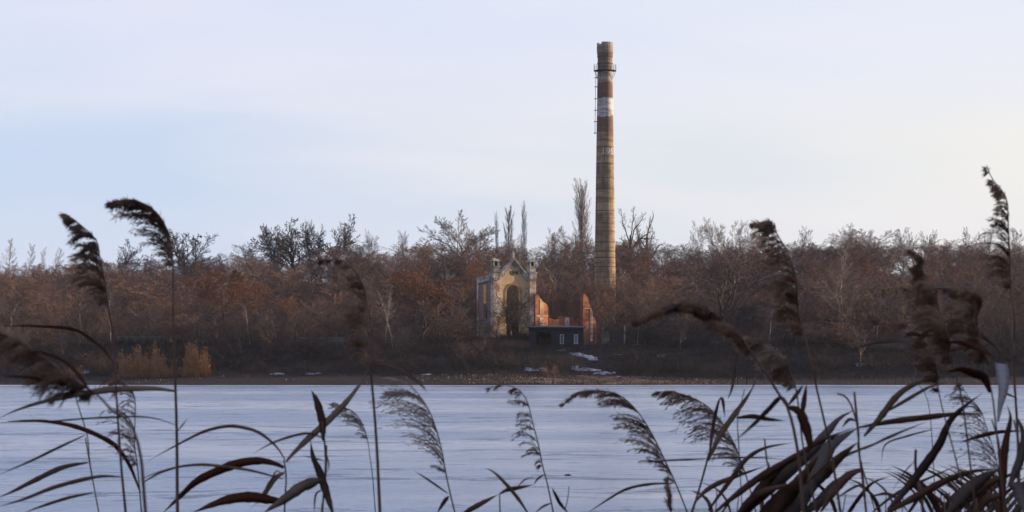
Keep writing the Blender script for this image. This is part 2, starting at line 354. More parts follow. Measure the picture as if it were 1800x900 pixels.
# the wood on the slope: single trees
SKY = ([-200, 0, 100, 200, 300, 420, 550, 700, 850, 950, 1050, 1200, 1300, 1400, 1500, 1650, 1800, 2000], [446, 446, 452, 448, 440, 434, 424, 416, 406, 404, 408, 414, 402, 408, 404, 408, 412, 410])
ZN = [(120, 'at the far left'), (260, 'behind the two left plumes'), (350, 'under the mistletoe tree'), (470, 'near the big orange tree'), (640, 'below the skyline oaks'), (780, 'near the round orange-brown tree'), (850, 'just left of the ruin'), (950, 'behind the arched ruin'),
      (1045, 'left of the chimney'), (1170, 'right of the chimney'), (1330, 'near the dark forked tree'), (1420, 'left of the long hall'), (1530, 'above the pale-trunked pair'), (1650, 'above the long hall'), (9999, 'at the far right')]
def zone(px): return next(t_ for l_, t_ in ZN if px < l_)
LAB = {}
def relabel(prefix_of):
    """trees that would read alike are told apart by size; what is still alike shares its label and its group"""
    for key, lst in LAB.items():
        lst.sort(key=lambda q: -q[1]); n = len(lst); words = {1: [''], 2: ['taller ', 'shorter '], 3: ['tallest ', 'middle-sized ', 'shortest ']}.get(n)
        for i, (o, h) in enumerate(lst):
            if n > 3: words_i = 'tallest ' if i == 0 else 'shortest ' if i == n-1 else ''
            else: words_i = words[i]
            o['label'] = words_i+key; o['group'] = 'bare trees of the wooded slope'
            if n > 3 and 0 < i < n-1: o['group'] = key.replace('tree', 'trees', 1)
wood = []; cells = []
for r_, (Yr, nrow, hm) in enumerate([(614, 46, 12), (592, 36, 11.5), (562, 30, 11), (534, 29, 11), (506, 28, 10.5), (478, 27, 10.5), (452, 26, 10), (428, 24, 9), (404, 20, 8)]):
    half = 0.232*Yr
    for i in range(nrow):
        x = -half+2*half*(i+0.5+random.uniform(-.42, .42))/nrow; y = Yr+random.uniform(-11, 11)
        px = CX+x/y*F; h = hm*random.uniform(0.75, 1.2)
        gz = g1(x, y)
        lim = np.interp(px, *SKY)+random.uniform(-6, 16)
        h = min(h, H+(HZ-lim)/F*y-gz)
        if y < 455 and 835 < px < 1120: continue      # the ruin, its walls, the chimney foot
        if 440 < y < 520 and 1010 < px < 1130: h = min(h, H+(HZ-random.uniform(478, 500))/F*y-gz)
        if y < 500 and 1060 < px < 1400: h = min(h, H+(HZ-485+random.uniform(-25, 5))/F*y-gz)
        if y < 440 and 1400 < px < 1730: h *= 0.8
        if h < 3.5: h = 3.5+random.random()
        wood.append((x, y, h, px))
for x, y, h, px in wood:
    q = random.random()
    row = 'on the crest' if y > 548 else 'halfway up the slope' if y > 465 else 'at the foot of the slope'
    if y > 575 and q < .45: k = ('vase', random.randrange(4), 'bark_grey', 'twig_brown'); cl = 'dense fan-shaped brown'
    elif q < 0.52: k = ('wood', random.randrange(5), 'bark_grey', 'twig_red'); cl = 'reddish-brown'
    elif q < 0.74: k = ('wood', random.randrange(5), 'bark', 'twig_brown'); cl = 'plain brown'
    elif q < 0.84: k = ('vase', random.randrange(4), 'bark', 'twig_red'); cl = 'many-stemmed red'
    else: k = ('birch', random.randrange(3), 'bark_mid', 'twig_grey'); cl = 'grey-trunked slender'
    lb = '%s bare tree %s %s' % (cl, row, zone(px))
    o = put_tree('birch_tree' if k[0] == 'birch' else 'bare_tree', *k, x, y, h, (h*random.uniform(.55, .75)) if k[0] == 'birch' else h*random.uniform(.8, 1.1), label=lb, cat='tree', group='bare trees of the wooded slope')
    LAB.setdefault(lb, []).append((o, h))

relabel(None); LAB.clear()
# trees that stand out
tree_px('oak_tree', 'oak', 0, 'bark', 'twig_dark', 517, 379, 614, 100, label='broad dark bare oak on the skyline, left of a slightly smaller one', cat='tree')
tree_px('oak_tree', 'oak', 2, 'bark', 'twig_dark', 488, 392, 608, 60, label='smaller dark bare oak merging into the left side of the broad one', cat='tree', rz=2.5)
tree_px('oak_tree', 'oak', 2, 'bark', 'twig_dark', 548, 386, 616, 44, label='dark bare oak filling the gap between the two larger skyline oaks', cat='tree', rz=4)
tree_px('oak_tree', 'oak', 1, 'bark', 'twig_dark', 590, 377, 618, 84, label='dark open-crowned bare oak on the skyline, just right of the broad one', cat='tree')
mt = tree_px('oak_tree', 'oak', 2, 'bark', 'twig_dark', 333, 402, 612, 84, label='round dark bare tree with mistletoe balls on the skyline at left', cat='tree')
tree_px('oak_tree', 'oak', 1, 'bark', 'twig_dark', 216, 421, 606, 76, label='dark bare tree on the skyline half hidden by a tall reed plume', cat='tree', rz=2.0)
for i, (px, top, wd) in enumerate([(801, 365, 92), (655, 402, 22), (705, 402, 22)]):
    tree_px('ash_tree', ['oak', 'wood', 'wood'][i], [1, 0, 3][i], 'bark_pale', 'twig_pale', px, top, 606, wd, label=['pale spreading bare tree on the skyline, left of the ruin', 'small feathery bare tree on the skyline right of the two dark oaks', 'small pale bare tree standing midway between the oaks and the pale spreading tree'][i], cat='tree')
tree_px('poplar_tree', 'poplar', 0, 'bark_mid', 'twig_pale', 1015, 324, 612, 24, label='tall narrow bare poplar, left one of the pair beside the chimney', cat='tree')
tree_px('poplar_tree', 'poplar', 1, 'bark_mid', 'twig_pale', 1025, 311, 613, 24, label='tallest narrow bare poplar, right one of the pair beside the chimney', cat='tree')
tree_px('poplar_tree', 'poplar', 0, 'bark_grey', 'twig_grey', 923, 350, 608, 13, label='narrow bare poplar above the right pillar of the ruin', cat='tree')
tree_px('poplar_tree', 'poplar', 1, 'bark_grey', 'twig_grey', 894, 359, 610, 14, label='middle one of three small bare poplars above the ruin', cat='tree')
tree_px('poplar_tree', 'poplar', 0, 'bark_grey', 'twig_dark', 877, 369, 609, 9, label='thinnest bare poplar, above the left pillar of the ruin', cat='tree')
tree_px('birch_tree', 'birch', 0, 'bark_pale', 'twig_pale', 890, 425, 520, 22, label='white-stemmed birch rising behind the ruin gable, left of its peak', cat='tree')
tree_px('birch_tree', 'birch', 1, 'bark_pale', 'twig_pale', 908, 412, 530, 28, label='white-stemmed birch rising right behind the ruin gable peak', cat='tree')
tree_px('gnarled_tree', 'gnarl', 0, 'bark', 'twig_brown', 1108, 362, 600, 46, label='gnarled pollard on the skyline, nearest to the chimney', cat='tree')
tree_px('gnarled_tree', 'gnarl', 1, 'bark', 'twig_brown', 1136, 368, 604, 44, label='gnarled leaning pollard on the skyline, second from the chimney', cat='tree', rz=1.0)
SKT = [(15, 418, 30, 'pale'), (46, 428, 24, 'pale'), (66, 432, 22, 'pale'), (92, 434, 26, 'pale'), (1214, 386, 34, 'red'), (1262, 380, 44, 'red'), (1290, 386, 40, 'red'), (1406, 396, 36, 'grey'), (1478, 392, 46, 'grey'), (1534, 402, 30, 'grey'), (1586, 398, 34, 'grey'), (1640, 402, 34, 'grey'), (1700, 397, 40, 'grey'), (1730, 404, 26, 'grey'), (1780, 400, 40, 'grey'), (1345, 398, 34, 'red'), (448, 424, 30, 'pale'), (980, 396, 34, 'red'), (846, 398, 34, 'red'), (960, 398, 28, 'red')]
for i, (px, top, wd, cl) in enumerate(SKT):
    k = {'pale': ('birch', i % 3, 'bark_pale', 'twig_pale'), 'red': ('wood', i % 5, 'bark_grey', 'twig_brown'), 'grey': ('wood', (i+2) % 5, 'bark_grey', 'twig_grey')}[cl]
    tree_px('bare_tree', *k, px, top, 618+random.uniform(-4, 6), wd, label='%s feathery %s tree poking above the skyline %s' % (['narrow', 'broad', 'slender', 'spreading'][i % 4], cl, zone(px)), cat='tree', group='feathery trees breaking the skyline')
# rusty trees with withered leaves
RU = [(398, 472, 436, 84, 'big tree with rusty orange leaves on the slope at left', 2, 26000), (452, 492, 430, 56, 'orange-leaved tree right of the biggest orange one', 1, 14000), (748, 464, 418, 96, 'round orange-brown tree standing alone left of the ruin', 0, 22000),
      (508, 520, 408, 50, 'low orange bush-like tree below the big orange tree', 3, 9000), (822, 432, 470, 46, 'orange-brown tree just left of and above the ruin', 4, 9000), (1068, 512, 404, 52, 'reddish leafy tree beside the broken brick spire', 1, 5000),
      (285, 520, 410, 40, 'thin rusty tree at left, behind the shore reeds', 2, 5000), (1150, 452, 520, 70, 'rust-tinted tree low on the crest right of the chimney', 0, 6000), (1085, 455, 540, 60, 'rust-tinted tree right behind the chimney shaft', 3, 5000), (1530, 450, 480, 70, 'rust-tinted tree above the long ruined hall', 2, 6000), (1640, 462, 460, 60, 'rust-tinted tree above the right end of the ruined hall', 4, 6000)]
for px, top, Yd, wd, lb, v, nl in RU:
    tree_px('rusty_tree', 'wood', v, 'bark', 'twig_red', px, top, Yd, wd, label=lb, cat='tree', leaves=nl, lm='rust')
tree_px('forked_tree', 'fork', 0, 'bark', 'twig_dark', 897, 500, 379, 96, label='dark spreading tree in front of the ruin arch', cat='tree', rz=0.4)
tree_px('forked_tree', 'fork', 1, 'bark', 'twig_dark', 1268, 440, 392, 105, label='dark forked tree with spreading limbs right of the snowy bank', cat='tree', rz=1.2)
tree_px('bare_tree', 'fork', 1, 'bark', 'twig_dark', 745, 520, 392, 80, label='dark forked bare tree in front of the round orange-brown tree', cat='tree', rz=2.2)
tree_px('bare_tree', 'fork', 0, 'bark', 'twig_brown', 1540, 500, 386, 80, label='dark forked bare tree in front of the ruined hall, right of two pale trunks', cat='tree', rz=3.2)
tree_px('bare_tree', 'wood', 2, 'bark', 'twig_brown', 1500, 470, 398, 80, label='brown branchy tree in front of the middle of the ruined hall', cat='tree', rz=3.2)
tree_px('birch_tree', 'birch', 0, 'bark_pale', 'twig_pale', 1474, 430, 386, 56, label='straight pale-trunked tree in front of the ruined hall', cat='tree')
tree_px('birch_tree', 'birch', 2, 'bark_pale', 'twig_pale', 1480, 440, 384, 50, label='leaning pale-trunked tree in front of the ruined hall', cat='tree', rz=0, tilt=0.10)
tree_px('birch_tree', 'birch', 1, 'bark_pale', 'twig_pale', 1316, 392, 560, 40, label='tree with a bright white fork just below the skyline, right of the chimney', cat='tree')
tree_px('birch_tree', 'birch', 2, 'bark_pale', 'twig_pale', 1284, 398, 556, 40, label='pale-limbed tree left of the one with a bright white fork', cat='tree')
tree_px('birch_tree', 'birch', 2, 'bark_pale', 'twig_pale', 677, 500, 400, 30, label='slim pale-stemmed tree between the tall central reed and the orange-brown tree', cat='tree')
tree_px('birch_tree', 'birch', 1, 'bark_pale', 'twig_pale', 783, 470, 420, 26, label='slim white-stemmed tree touching the round orange-brown crown', cat='tree')
tree_px('willow_bush', 'vase', 1, 'bark', 'twig_red', 1447, 562, 372, 92, label='rounded reddish willow bush on the bank below the ruined hall', cat='bush', leaves=3500, lm='rust')
# mistletoe balls
for i, (dx, dz) in enumerate([(-5, 12), (7, 18), (14, 22), (-12, 24), (20, 14)]):
    mb = MB(); c0 = np.array(W(333+dx, 402+dz, 612)); rg = np.random.default_rng(i); u = rg.normal(size=(260, 3)); u /= np.linalg.norm(u, axis=1)[:, None]
    V, Q = seg_mesh(np.zeros((260, 3)), u*rg.uniform(.2, .36, (260, 1)), np.full(260, .02), np.full(260, .03), 3)
    o = bpy.data.objects.new('mistletoe', fast_mesh('mistletoe', V, Q, M['twig_dark'])); C.objects.link(o); o.location = c0
    tag(o, 'dark ball of mistletoe in the round skyline tree at left', 'mistletoe', 'mistletoe balls in the round skyline tree')

# undergrowth: sticks beyond counting between the trees and over the bank
def brush(name, n, xr, yr, hr, mat_, label, spread=0.5, stems=9, keep=None, kind='stuff', lean=0.35, rr=(0.012, 0.02)):
    x = rng.uniform(*xr, n); y = rng.uniform(*yr, n)
    if keep is not None: k = keep(x, y); x, y = x[k], y[k]
    n = len(x); z = ground(x, y)-0.05; hh = rng.uniform(*hr, n)
    P = np.repeat(np.stack([x, y, z], 1), stems, 0); hs = np.repeat(hh, stems)*rng.uniform(.5, 1.1, n*stems)
    P[:, :2] += rng.normal(0, spread*0.4, (n*stems, 2))
    d = np.stack([rng.normal(0, lean, n*stems), rng.normal(0, lean, n*stems), np.ones(n*stems)], 1)
    Mid = P+d*hs[:, None]*0.5; d2 = d.copy(); d2[:, :2] += rng.normal(0, lean*0.8, (n*stems, 2)); Tip = Mid+d2*hs[:, None]*0.5
    d3 = d.copy(); d3[:, :2] += rng.normal(0, lean*2.0, (n*stems, 2)); Tip2 = Mid+d3*hs[:, None]*0.4
    r0 = rng.uniform(*rr, n*stems)
    V, Q = seg_mesh(np.concatenate([P, Mid, Mid]), np.concatenate([Mid, Tip, Tip2]), np.concatenate([r0, r0*.8, r0*.7]), np.concatenate([r0*.8, r0*.4, r0*.4]), 3)
    o = bpy.data.objects.new(name, fast_mesh(name, V, Q, mat_)); C.objects.link(o); tag(o, label, name.replace('_', ' '), kind=kind); return o
def keep1(x, y):
    px = CX+x/y*F
    return ~((y < 400) & (px > 850) & (px < 1100)) & (np.random.default_rng(3).random(len(x)) < np.interp(y, [345, 382, 402, 620], [0.0, 0.0, .8, 1]))
brush('undergrowth', 26000, (-150, 150), (346, 650), (1.5, 4.2), M['brush'], 'tangle of bare brushwood covering the bank and the slope', keep=keep1)
brush('dry_grass', 9000, (-100, 100), (343, 378), (0.3, 0.9), mat('dead_grass', (0.07, 0.052, 0.036), (0.03, 0.025, 0.022), 0.15), 'dead grass on the dark far bank', spread=.8, keep=lambda x, y: ~((y > 371) & (CX+x/y*F > 900) & (CX+x/y*F < 1040)), rr=(.008, .014))
brush('bank_scrub', 5200, (-110, 110), (347, 384), (0.3, 2.2), mat('shade_toned_scrub', (0.055, 0.042, 0.038), (0.022, 0.02, 0.022), 0.25, c3=(0.08, 0.058, 0.045), lo=.42, hi=.58), 'dark leafless scrub along the edge of the far terrace', spread=1.6, stems=14, lean=.6, keep=lambda x, y: (np.sin(x*.31+y*.2)+np.sin(x*.13-y*.5+2)+np.sin(x*.83+1)+rng.normal(0, .8, len(x)) > -.4) & ~((y > 352) & (CX+x/y*F > 900) & (CX+x/y*F < 1100)) & ~((y>384)))  # scrub coloured darker than the brushwood to carry the bank's deep shade
brush('bank_scrub', 500, (-9, 2.5), (366, 384), (.6, 1.7), M['brush'], 'dark tangle of scrub round the foot of the ruin', spread=1.2, stems=14, lean=.5, rr=(.01, .016))
for i, (px, top) in enumerate(((1012, 492), (1030, 484), (1046, 480), (1062, 477), (1075, 480), (1088, 474), (1104, 486), (1122, 480), (1142, 484), (950, 470), (968, 486), (990, 480))):
    y = random.uniform(425, 441); kd = ('vase', i % 4, 'bark', 'twig_red') if i % 2 else ('wood', i % 5, 'bark', 'twig_brown')
    wh = 'behind the left part of the low brick wall' if px < 960 else 'behind the middle of the low brick wall' if px < 980 else 'behind the right part of the low brick wall' if px < 1000 else 'left of the chimney foot' if px < 1040 else 'right before the chimney foot' if px < 1080 else 'just right of the chimney foot' if px < 1110 else 'a little right of the chimney foot'
    lb = 'young %s tree %s' % ('many-stemmed' if i % 2 else 'single-trunked', wh)
    o = tree_px('bare_tree', *kd, px+random.uniform(-3, 3), top, y, 34, label=lb, cat='tree', group='young trees round the chimney foot'); LAB.setdefault(lb, []).append((o, -top))
for px, top, Yd, wd, kd, lb in ((32, 566, 362, 46, 'vase', 'small dark bush low on the bank at the far left'), (112, 572, 358, 40, 'wood', 'small dark bush on the bank left of the wide orange reed clump'), (418, 560, 366, 60, 'vase', 'dark bush on the bank right of the bright reed clump'), (472, 540, 372, 46, 'wood', 'slim dark tree on the bank below the orange-leaved tree'),
    (556, 575, 360, 50, 'vase', 'low dark bush on the bank below the long grey wall'), (700, 566, 364, 46, 'vase', 'tangled dark bush on the bank right of the central reed'), (652, 588, 356, 40, 'vase', 'low tangled bush on the bank behind the central reed'), (846, 560, 372, 40, 'wood', 'dark little tree at the left foot of the ruin'),
    (820, 590, 352, 44, 'vase', 'dark bush near the water left of the hut'), (1130, 560, 372, 50, 'vase', 'dark bush on the bank between white post and snow patch'), (1196, 556, 366, 56, 'wood', 'crooked dark tree on the bank left of the forked tree'), (1335, 575, 362, 46, 'vase', 'dark bush on the bank below the low pale wall'),
    (1512, 560, 352, 60, 'fork', 'leaning tree at the water edge below the pale-trunked pair'), (1610, 568, 364, 56, 'vase', 'dark bush on the bank below the mossy wall'), (1700, 560, 366, 60, 'wood', 'dark little tree on the bank near the right edge'), (1775, 566, 362, 56, 'vase', 'dark bush on the bank at the right edge')):
    tree_px('bush' if kd == 'vase' else 'bare_tree', kd, 0 if kd == 'fork' else random.randrange(4), 'bark', 'twig_dark' if random.random() < .6 else 'twig_grey', px, top, Yd, wd, label=lb, cat='bush' if kd == 'vase' else 'tree')
tree_px('bare_tree', 'wood', 1, 'bark', 'twig_dark', 912, 528, 378, 46, label='dark many-twigged little tree right before the arch of the ruin', cat='tree')
tree_px('bare_tree', 'wood', 3, 'bark', 'twig_brown', 873, 540, 377, 34, label='slim brown tree before the left pillar of the ruin', cat='tree')
for i, (px, top) in enumerate(((20, 520), (75, 540), (140, 528), (195, 545), (262, 530), (318, 548), (378, 540), (440, 530), (520, 548), (585, 540), (628, 552), (690, 528), (722, 545), (800, 535), (828, 520), (1120, 540), (1160, 525), (1212, 536), (1300, 530), (1350, 522), (1395, 540), (1760, 520), (1792, 535))):
    y = random.uniform(371, 392) if i % 2 else random.uniform(384, 398); kd = [('wood', i % 5, 'bark', 'twig_grey'), ('vase', i % 4, 'bark', 'twig_brown'), ('wood', (i+2) % 5, 'bark', 'twig_dark'), ('birch', i % 3, 'bark_pale', 'twig_grey')][i % 4]
    lb = '%s tree low on the terrace edge %s' % (['grey-brown bare', 'many-stemmed brown', 'dark bare', 'slim white-trunked'][i % 4], zone(px))
    tree_px('birch_tree' if i % 4 == 3 else 'bare_tree', *kd, px, top, y, 24 if i % 4 == 3 else random.uniform(36, 58), label=lb, cat='tree', group='trees along the terrace edge')
brush('ruin_scrub', 150, (-1.2, 2.6), (376, 383.5), (.6, 2.4), M['twig_dark'], 'dark ivy-like thicket in front of the arch of the ruin', spread=1.0, stems=16, lean=.45, rr=(.012, .02))
# trees in front of the long hall
for i in range(17):
    px = 1392+i*24+random.uniform(-6, 6); y = random.uniform(376, 417); h = random.uniform(6.5, 12.5); kd = ('wood', i % 5, 'bark', 'twig_brown') if i % 3 else ('wood', (i+2) % 5, 'bark_grey', 'twig_red')
    lb = 'slender %s tree in front of the %s of the long ruined hall' % ('brown' if i % 3 else 'reddish', 'left end' if px < 1490 else 'left middle' if px < 1570 else 'right middle' if px < 1650 else 'right end')
    o = put_tree('bare_tree', *kd, (px-CX)/F*y, y, h, h*random.uniform(.6, .9), label=lb, cat='tree'); LAB.setdefault(lb, []).append((o, h))
relabel(None)
for kk, lst in LAB.items():
    for o, h in lst: o['group'] = 'slender trees before the long ruined hall' if 'hall' in kk else 'young trees round the chimney foot'

# ------------------------------------------------------------------ chimney
M['rust_iron'] = mat('rusty_iron', (0.06, 0.045, 0.04), (0.035, 0.03, 0.03), 4, rough=.7)
m = mat('chimney_brick', (0.42, 0.315, 0.19), (0.21, 0.16, 0.115), 1.1, c3=(0.45, 0.35, 0.22), rough=.9, stretch=(1, 1, .6), bump=.5, bscale=6)
nt = m.node_tree; p = nt.nodes['Principled BSDF']; base = p.inputs['Base Color'].links[0].from_socket
t = N('ShaderNodeTexCoord'); se = N('ShaderNodeSeparateXYZ'); Lk(t.outputs['Object'], se.inputs[0])
jn = N('ShaderNodeTexNoise'); Lk(t.outputs['Object'], jn.inputs[0]); jn.inputs['Scale'].default_value = 0.9; jn.inputs['Detail'].default_value = 4
jz = N('ShaderNodeMath', operation='MULTIPLY_ADD'); Lk(jn.outputs['Fac'], jz.inputs[0]); jz.inputs[1].default_value = 0.9; jz.inputs[2].default_value = -0.45
zz = N('ShaderNodeMath', operation='ADD'); Lk(se.outputs['Z'], zz.inputs[0]); Lk(jz.outputs[0], zz.inputs[1])
CHX, CHY = (1063.5-CX)/F*450, 450.0; CHG = g1(CHX, CHY)
def chz(py): return H+(HZ-py)/F*450-CHG
r = N('ShaderNodeValToRGB'); r.color_ramp.interpolation = 'CONSTANT'; e = r.color_ramp.elements
TOPZ = chz(75)
bands = [(0, (0, 0, 0, 0)), (chz(234), (0.20, 0.115, 0.085, .8)), (chz(205), (0.72, 0.72, 0.74, .97)), (chz(173.5), (0.20, 0.11, 0.085, .85)), (chz(145), (0.50, 0.49, 0.47, .75)), (chz(125), (0.22, 0.19, 0.17, .85)), (chz(103), (0.22, 0.13, 0.09, .8)), (chz(94), (0.33, 0.31, 0.28, .85))]
while len(e) < len(bands): e.new(0.5)
for i, (z, c) in enumerate(bands): e[i].position = max(z, 0)/TOPZ/1.02; e[i].color = c
mr = maprange(zz.outputs[0], 0, TOPZ*1.02); Lk(mr, r.inputs[0])
wn = N('ShaderNodeTexNoise'); Lk(t.outputs['Object'], wn.inputs[0]); wn.inputs['Scale'].default_value = 2.6; wn.inputs['Detail'].default_value = 7; wn.inputs['Roughness'].default_value = .7
wear = maprange(wn.outputs['Fac'], 0.70, 0.57)
mu = N('ShaderNodeMath', operation='MULTIPLY'); Lk(r.outputs['Alpha'], mu.inputs[0]); Lk(wear, mu.inputs[1])
cc = mixc(mu.outputs[0], base, r.outputs['Color'])
bz = N('ShaderNodeMapping'); Lk(t.outputs['Object'], bz.inputs[0]); bz.inputs['Scale'].default_value = (.25, .25, 1.5)
bn = N('ShaderNodeTexNoise'); Lk(bz.outputs[0], bn.inputs[0]); bn.inputs['Scale'].default_value = 1.0; bn.inputs['Detail'].default_value = 7; bn.inputs['Roughness'].default_value = .7
cc = mixc(maprange(bn.outputs['Fac'], .46, .62, 0, .65), cc, (0.13, 0.10, 0.08))
# soot streaks running down
st_ = N('ShaderNodeMapping'); Lk(t.outputs['Object'], st_.inputs[0]); st_.inputs['Scale'].default_value = (2.2, 2.2, 0.10)
sn = N('ShaderNodeTexNoise'); Lk(st_.outputs[0], sn.inputs[0]); sn.inputs['Scale'].default_value = 1.2; sn.inputs['Detail'].default_value = 6
cc = mixc(maprange(sn.outputs['Fac'], .5, .72, 0, .6), cc, (0.10, 0.08, 0.07)); Lk(cc, p.inputs['Base Color'])
ch = empty('factory_chimney', (CHX, CHY, CHG))
tag(ch, 'tall round brick factory chimney with faded red and white bands', 'chimney')
def chr_(z): return 2.16+(1.40-2.16)*(z/chz(120))**0.85
mb = MB(); prof = []; rg = random.Random(4); z = -1.0
while z < chz(101):
    prof.append((chr_(max(z, 0))*(1+rg.uniform(-.004, .004)), z)); z += 0.45
prof += [(1.38, chz(101)), (1.46, chz(96)), (1.53, chz(90)), (1.53, chz(83))]
mb.ring(prof, 56)
n = 56; zt = [chz(77)+rg.uniform(-.05, .05)+(-.35+.1*sin(k) if 26 < k < 38 else .22) for k in range(n)]
V = [(1.53*cos(2*pi*k/n), 1.53*sin(2*pi*k/n), chz(83)) for k in range(n)]+[(1.50*cos(2*pi*k/n), 1.50*sin(2*pi*k/n), zt[k]) for k in range(n)]+[(1.15*cos(2*pi*k/n), 1.15*sin(2*pi*k/n), zt[k]-.03) for k in range(n)]+[(1.12*cos(2*pi*k/n), 1.12*sin(2*pi*k/n), chz(100)) for k in range(n)]
mb.add(V, [(i*n+k, i*n+(k+1) % n, (i+1)*n+(k+1) % n, (i+1)*n+k) for i in range(3) for k in range(n)])
mb.build('shaft', m, ch, True)
z = 1.5
mk = mat('iron_hoop', (0.19, 0.13, 0.09), (0.12, 0.085, 0.065), 3)
while z < chz(215):                           # iron hoops
    mb = MB(); q = chr_(z); hh = rg.choice([.05, .07, .12])
    mb.ring([(q-.02, z-hh), (q+.022, z-hh), (q+.022, z+hh), (q-.02, z+hh)], 48); mb.build('hoop', mk, ch); z += rg.uniform(.7, 2.1)
for py in (100, 112): 
    mb = MB(); z = chz(py); mb.ring([(1.37, z-.1), (1.47, z-.1), (1.47, z+.1), (1.37, z+.1)], 48); mb.build('hoop', mk, ch)
pl = empty('platform'); pl.parent = ch
mb = MB(); z = chz(124.5); mb.ring([(1.38, z-.08), (2.12, z-.04), (2.12, z+.06), (1.38, z+.06)], 40)
for k in range(8):
    a = 2*pi*k/8+.2; mb.tube([(1.38*cos(a), 1.38*sin(a), z-1.7), (2.05*cos(a), 2.05*sin(a), z-.05)], [.035, .035], 5)
mb.build('deck', M['rust_iron'], pl)
mb = MB()
for hz in (.55, 1.08): mb.tube([(2.08*cos(2*pi*k/40), 2.08*sin(2*pi*k/40), z+hz) for k in range(41)], [.022]*41, 5)
for k in range(18):
    a = 2*pi*k/18; mb.tube([(2.08*cos(a), 2.08*sin(a), z), (2.08*cos(a), 2.08*sin(a), z+1.08)], [.022, .022], 5)
mb.build('railing', M['rust_iron'], pl)
mb = MB(); la = R(200)                        # cat ladder on the left flank
la = R(190)
def lp(z, off, lat): q = chr_(z)+off; return (q*cos(la)-lat*sin(la), q*sin(la)+lat*cos(la), z)
zs = np.linspace(chz(236), chz(126), 24)
for lat in (-.22, .22): mb.tube([lp(z, .34, lat) for z in zs], [.022]*24, 5)
for z in np.arange(chz(236), chz(126), .35): mb.tube([lp(z, .34, -.22), lp(z, .34, .22)], [.013]*2, 4)
mb.build('ladder', M['rust_iron'], ch)
for py in (234, 214, 194, 174, 153, 137):
    mb = MB(); z = chz(py)
    for lat in (-.22, .22): mb.tube([lp(z, -.1, lat), lp(z, .55, lat)], [.055, .055], 5)
    mb.build('ladder_bracket', M['rust_iron'], ch)
# year painted on the shaft in white, bent round it
def painted_text(txt, size, place, name, mtl, parent, sub=2, bold=0.0, thick=.012):
    cu = bpy.data.curves.new(name, 'FONT'); cu.body = txt; cu.size = size; cu.offset = bold; cu.extrude = thick; cu.align_x = 'CENTER'
    o = bpy.data.objects.new(name, cu); C.objects.link(o)
    dg = bpy.context.evaluated_depsgraph_get(); me = bpy.data.meshes.new_from_object(o.evaluated_get(dg)); bpy.data.objects.remove(o)
    for v in me.vertices: v.co = place(*v.co)
    me.materials.clear(); me.materials.append(mtl)
    o = bpy.data.objects.new(name, me); C.objects.link(o); o.parent = parent; return o
mw = mat('old_white_paint', (0.62, 0.62, 0.64), (0.34, 0.33, 0.33), 5, lo=.5, hi=.62)
zt0 = chz(272)
def bend(x, y, z_):
    a = R(-90)+(x+0.95)/1.6; zz_ = zt0+y; q = chr_(zz_)+.02+z_; return (q*cos(a), q*sin(a), zz_)
painted_text('1961', 1.75, bend, 'painted_year', mw, ch, bold=.02)

# ------------------------------------------------------------------ ruin
M['plaster'] = mat('ochre_plaster', (0.66, 0.49, 0.27), (0.52, 0.39, 0.24), 0.7, c3=(0.36, 0.31, 0.25), rough=.95, bump=.3)
M['white_pl'] = mat('peeling_white_plaster', (0.70, 0.66, 0.61), (0.42, 0.36, 0.31), 1.6, c3=(0.34, 0.21, 0.14), rough=.95, bump=.4, lo=.42, hi=.6)
M['stone_gr'] = mat('grey_cornice', (0.60, 0.58, 0.53), (0.28, 0.28, 0.27), 1.2, c3=(0.15, 0.14, 0.13))
M['brick'] = mat('red_brick', (0.36, 0.13, 0.06), (0.22, 0.085, 0.05), 1.4, c3=(0.40, 0.21, 0.12), bump=.6, bscale=9)
M['cav'] = mat('cavity_shade', (0.05, 0.042, 0.04), (0.03, 0.027, 0.027), 1.5)  # near-black colour stands in for shade in interiors and niches; also the year figures
RY = 386.0; RS = RY/F
rux, ruz = (903-CX)*RS, None
rug = g1(rux, RY); ROT = R(27)
ru = empty('ruined_gatehouse', (rux, RY, rug), ROT)
tag(ru, 'tall roofless ochre ruin with a gable, tall arch and two pillars', 'ruin')
def rz(py): return H+(HZ-py)*RS-rug
HW = 37.5*RS/cos(ROT)                         # half width of the front
zc = rz(487); zp = rz(460); zg = rz(487)
def arch_poly(x0, x1, z0, zs_, n=12):
    r_ = (x1-x0)/2; c = (x0+x1)/2
    return [(x1, z0), (x1, zs_)]+[(c+r_*cos(pi*k/n), zs_+r_*sin(pi*k/n)) for k in range(1, n)]+[(x0, zs_), (x0, z0)]
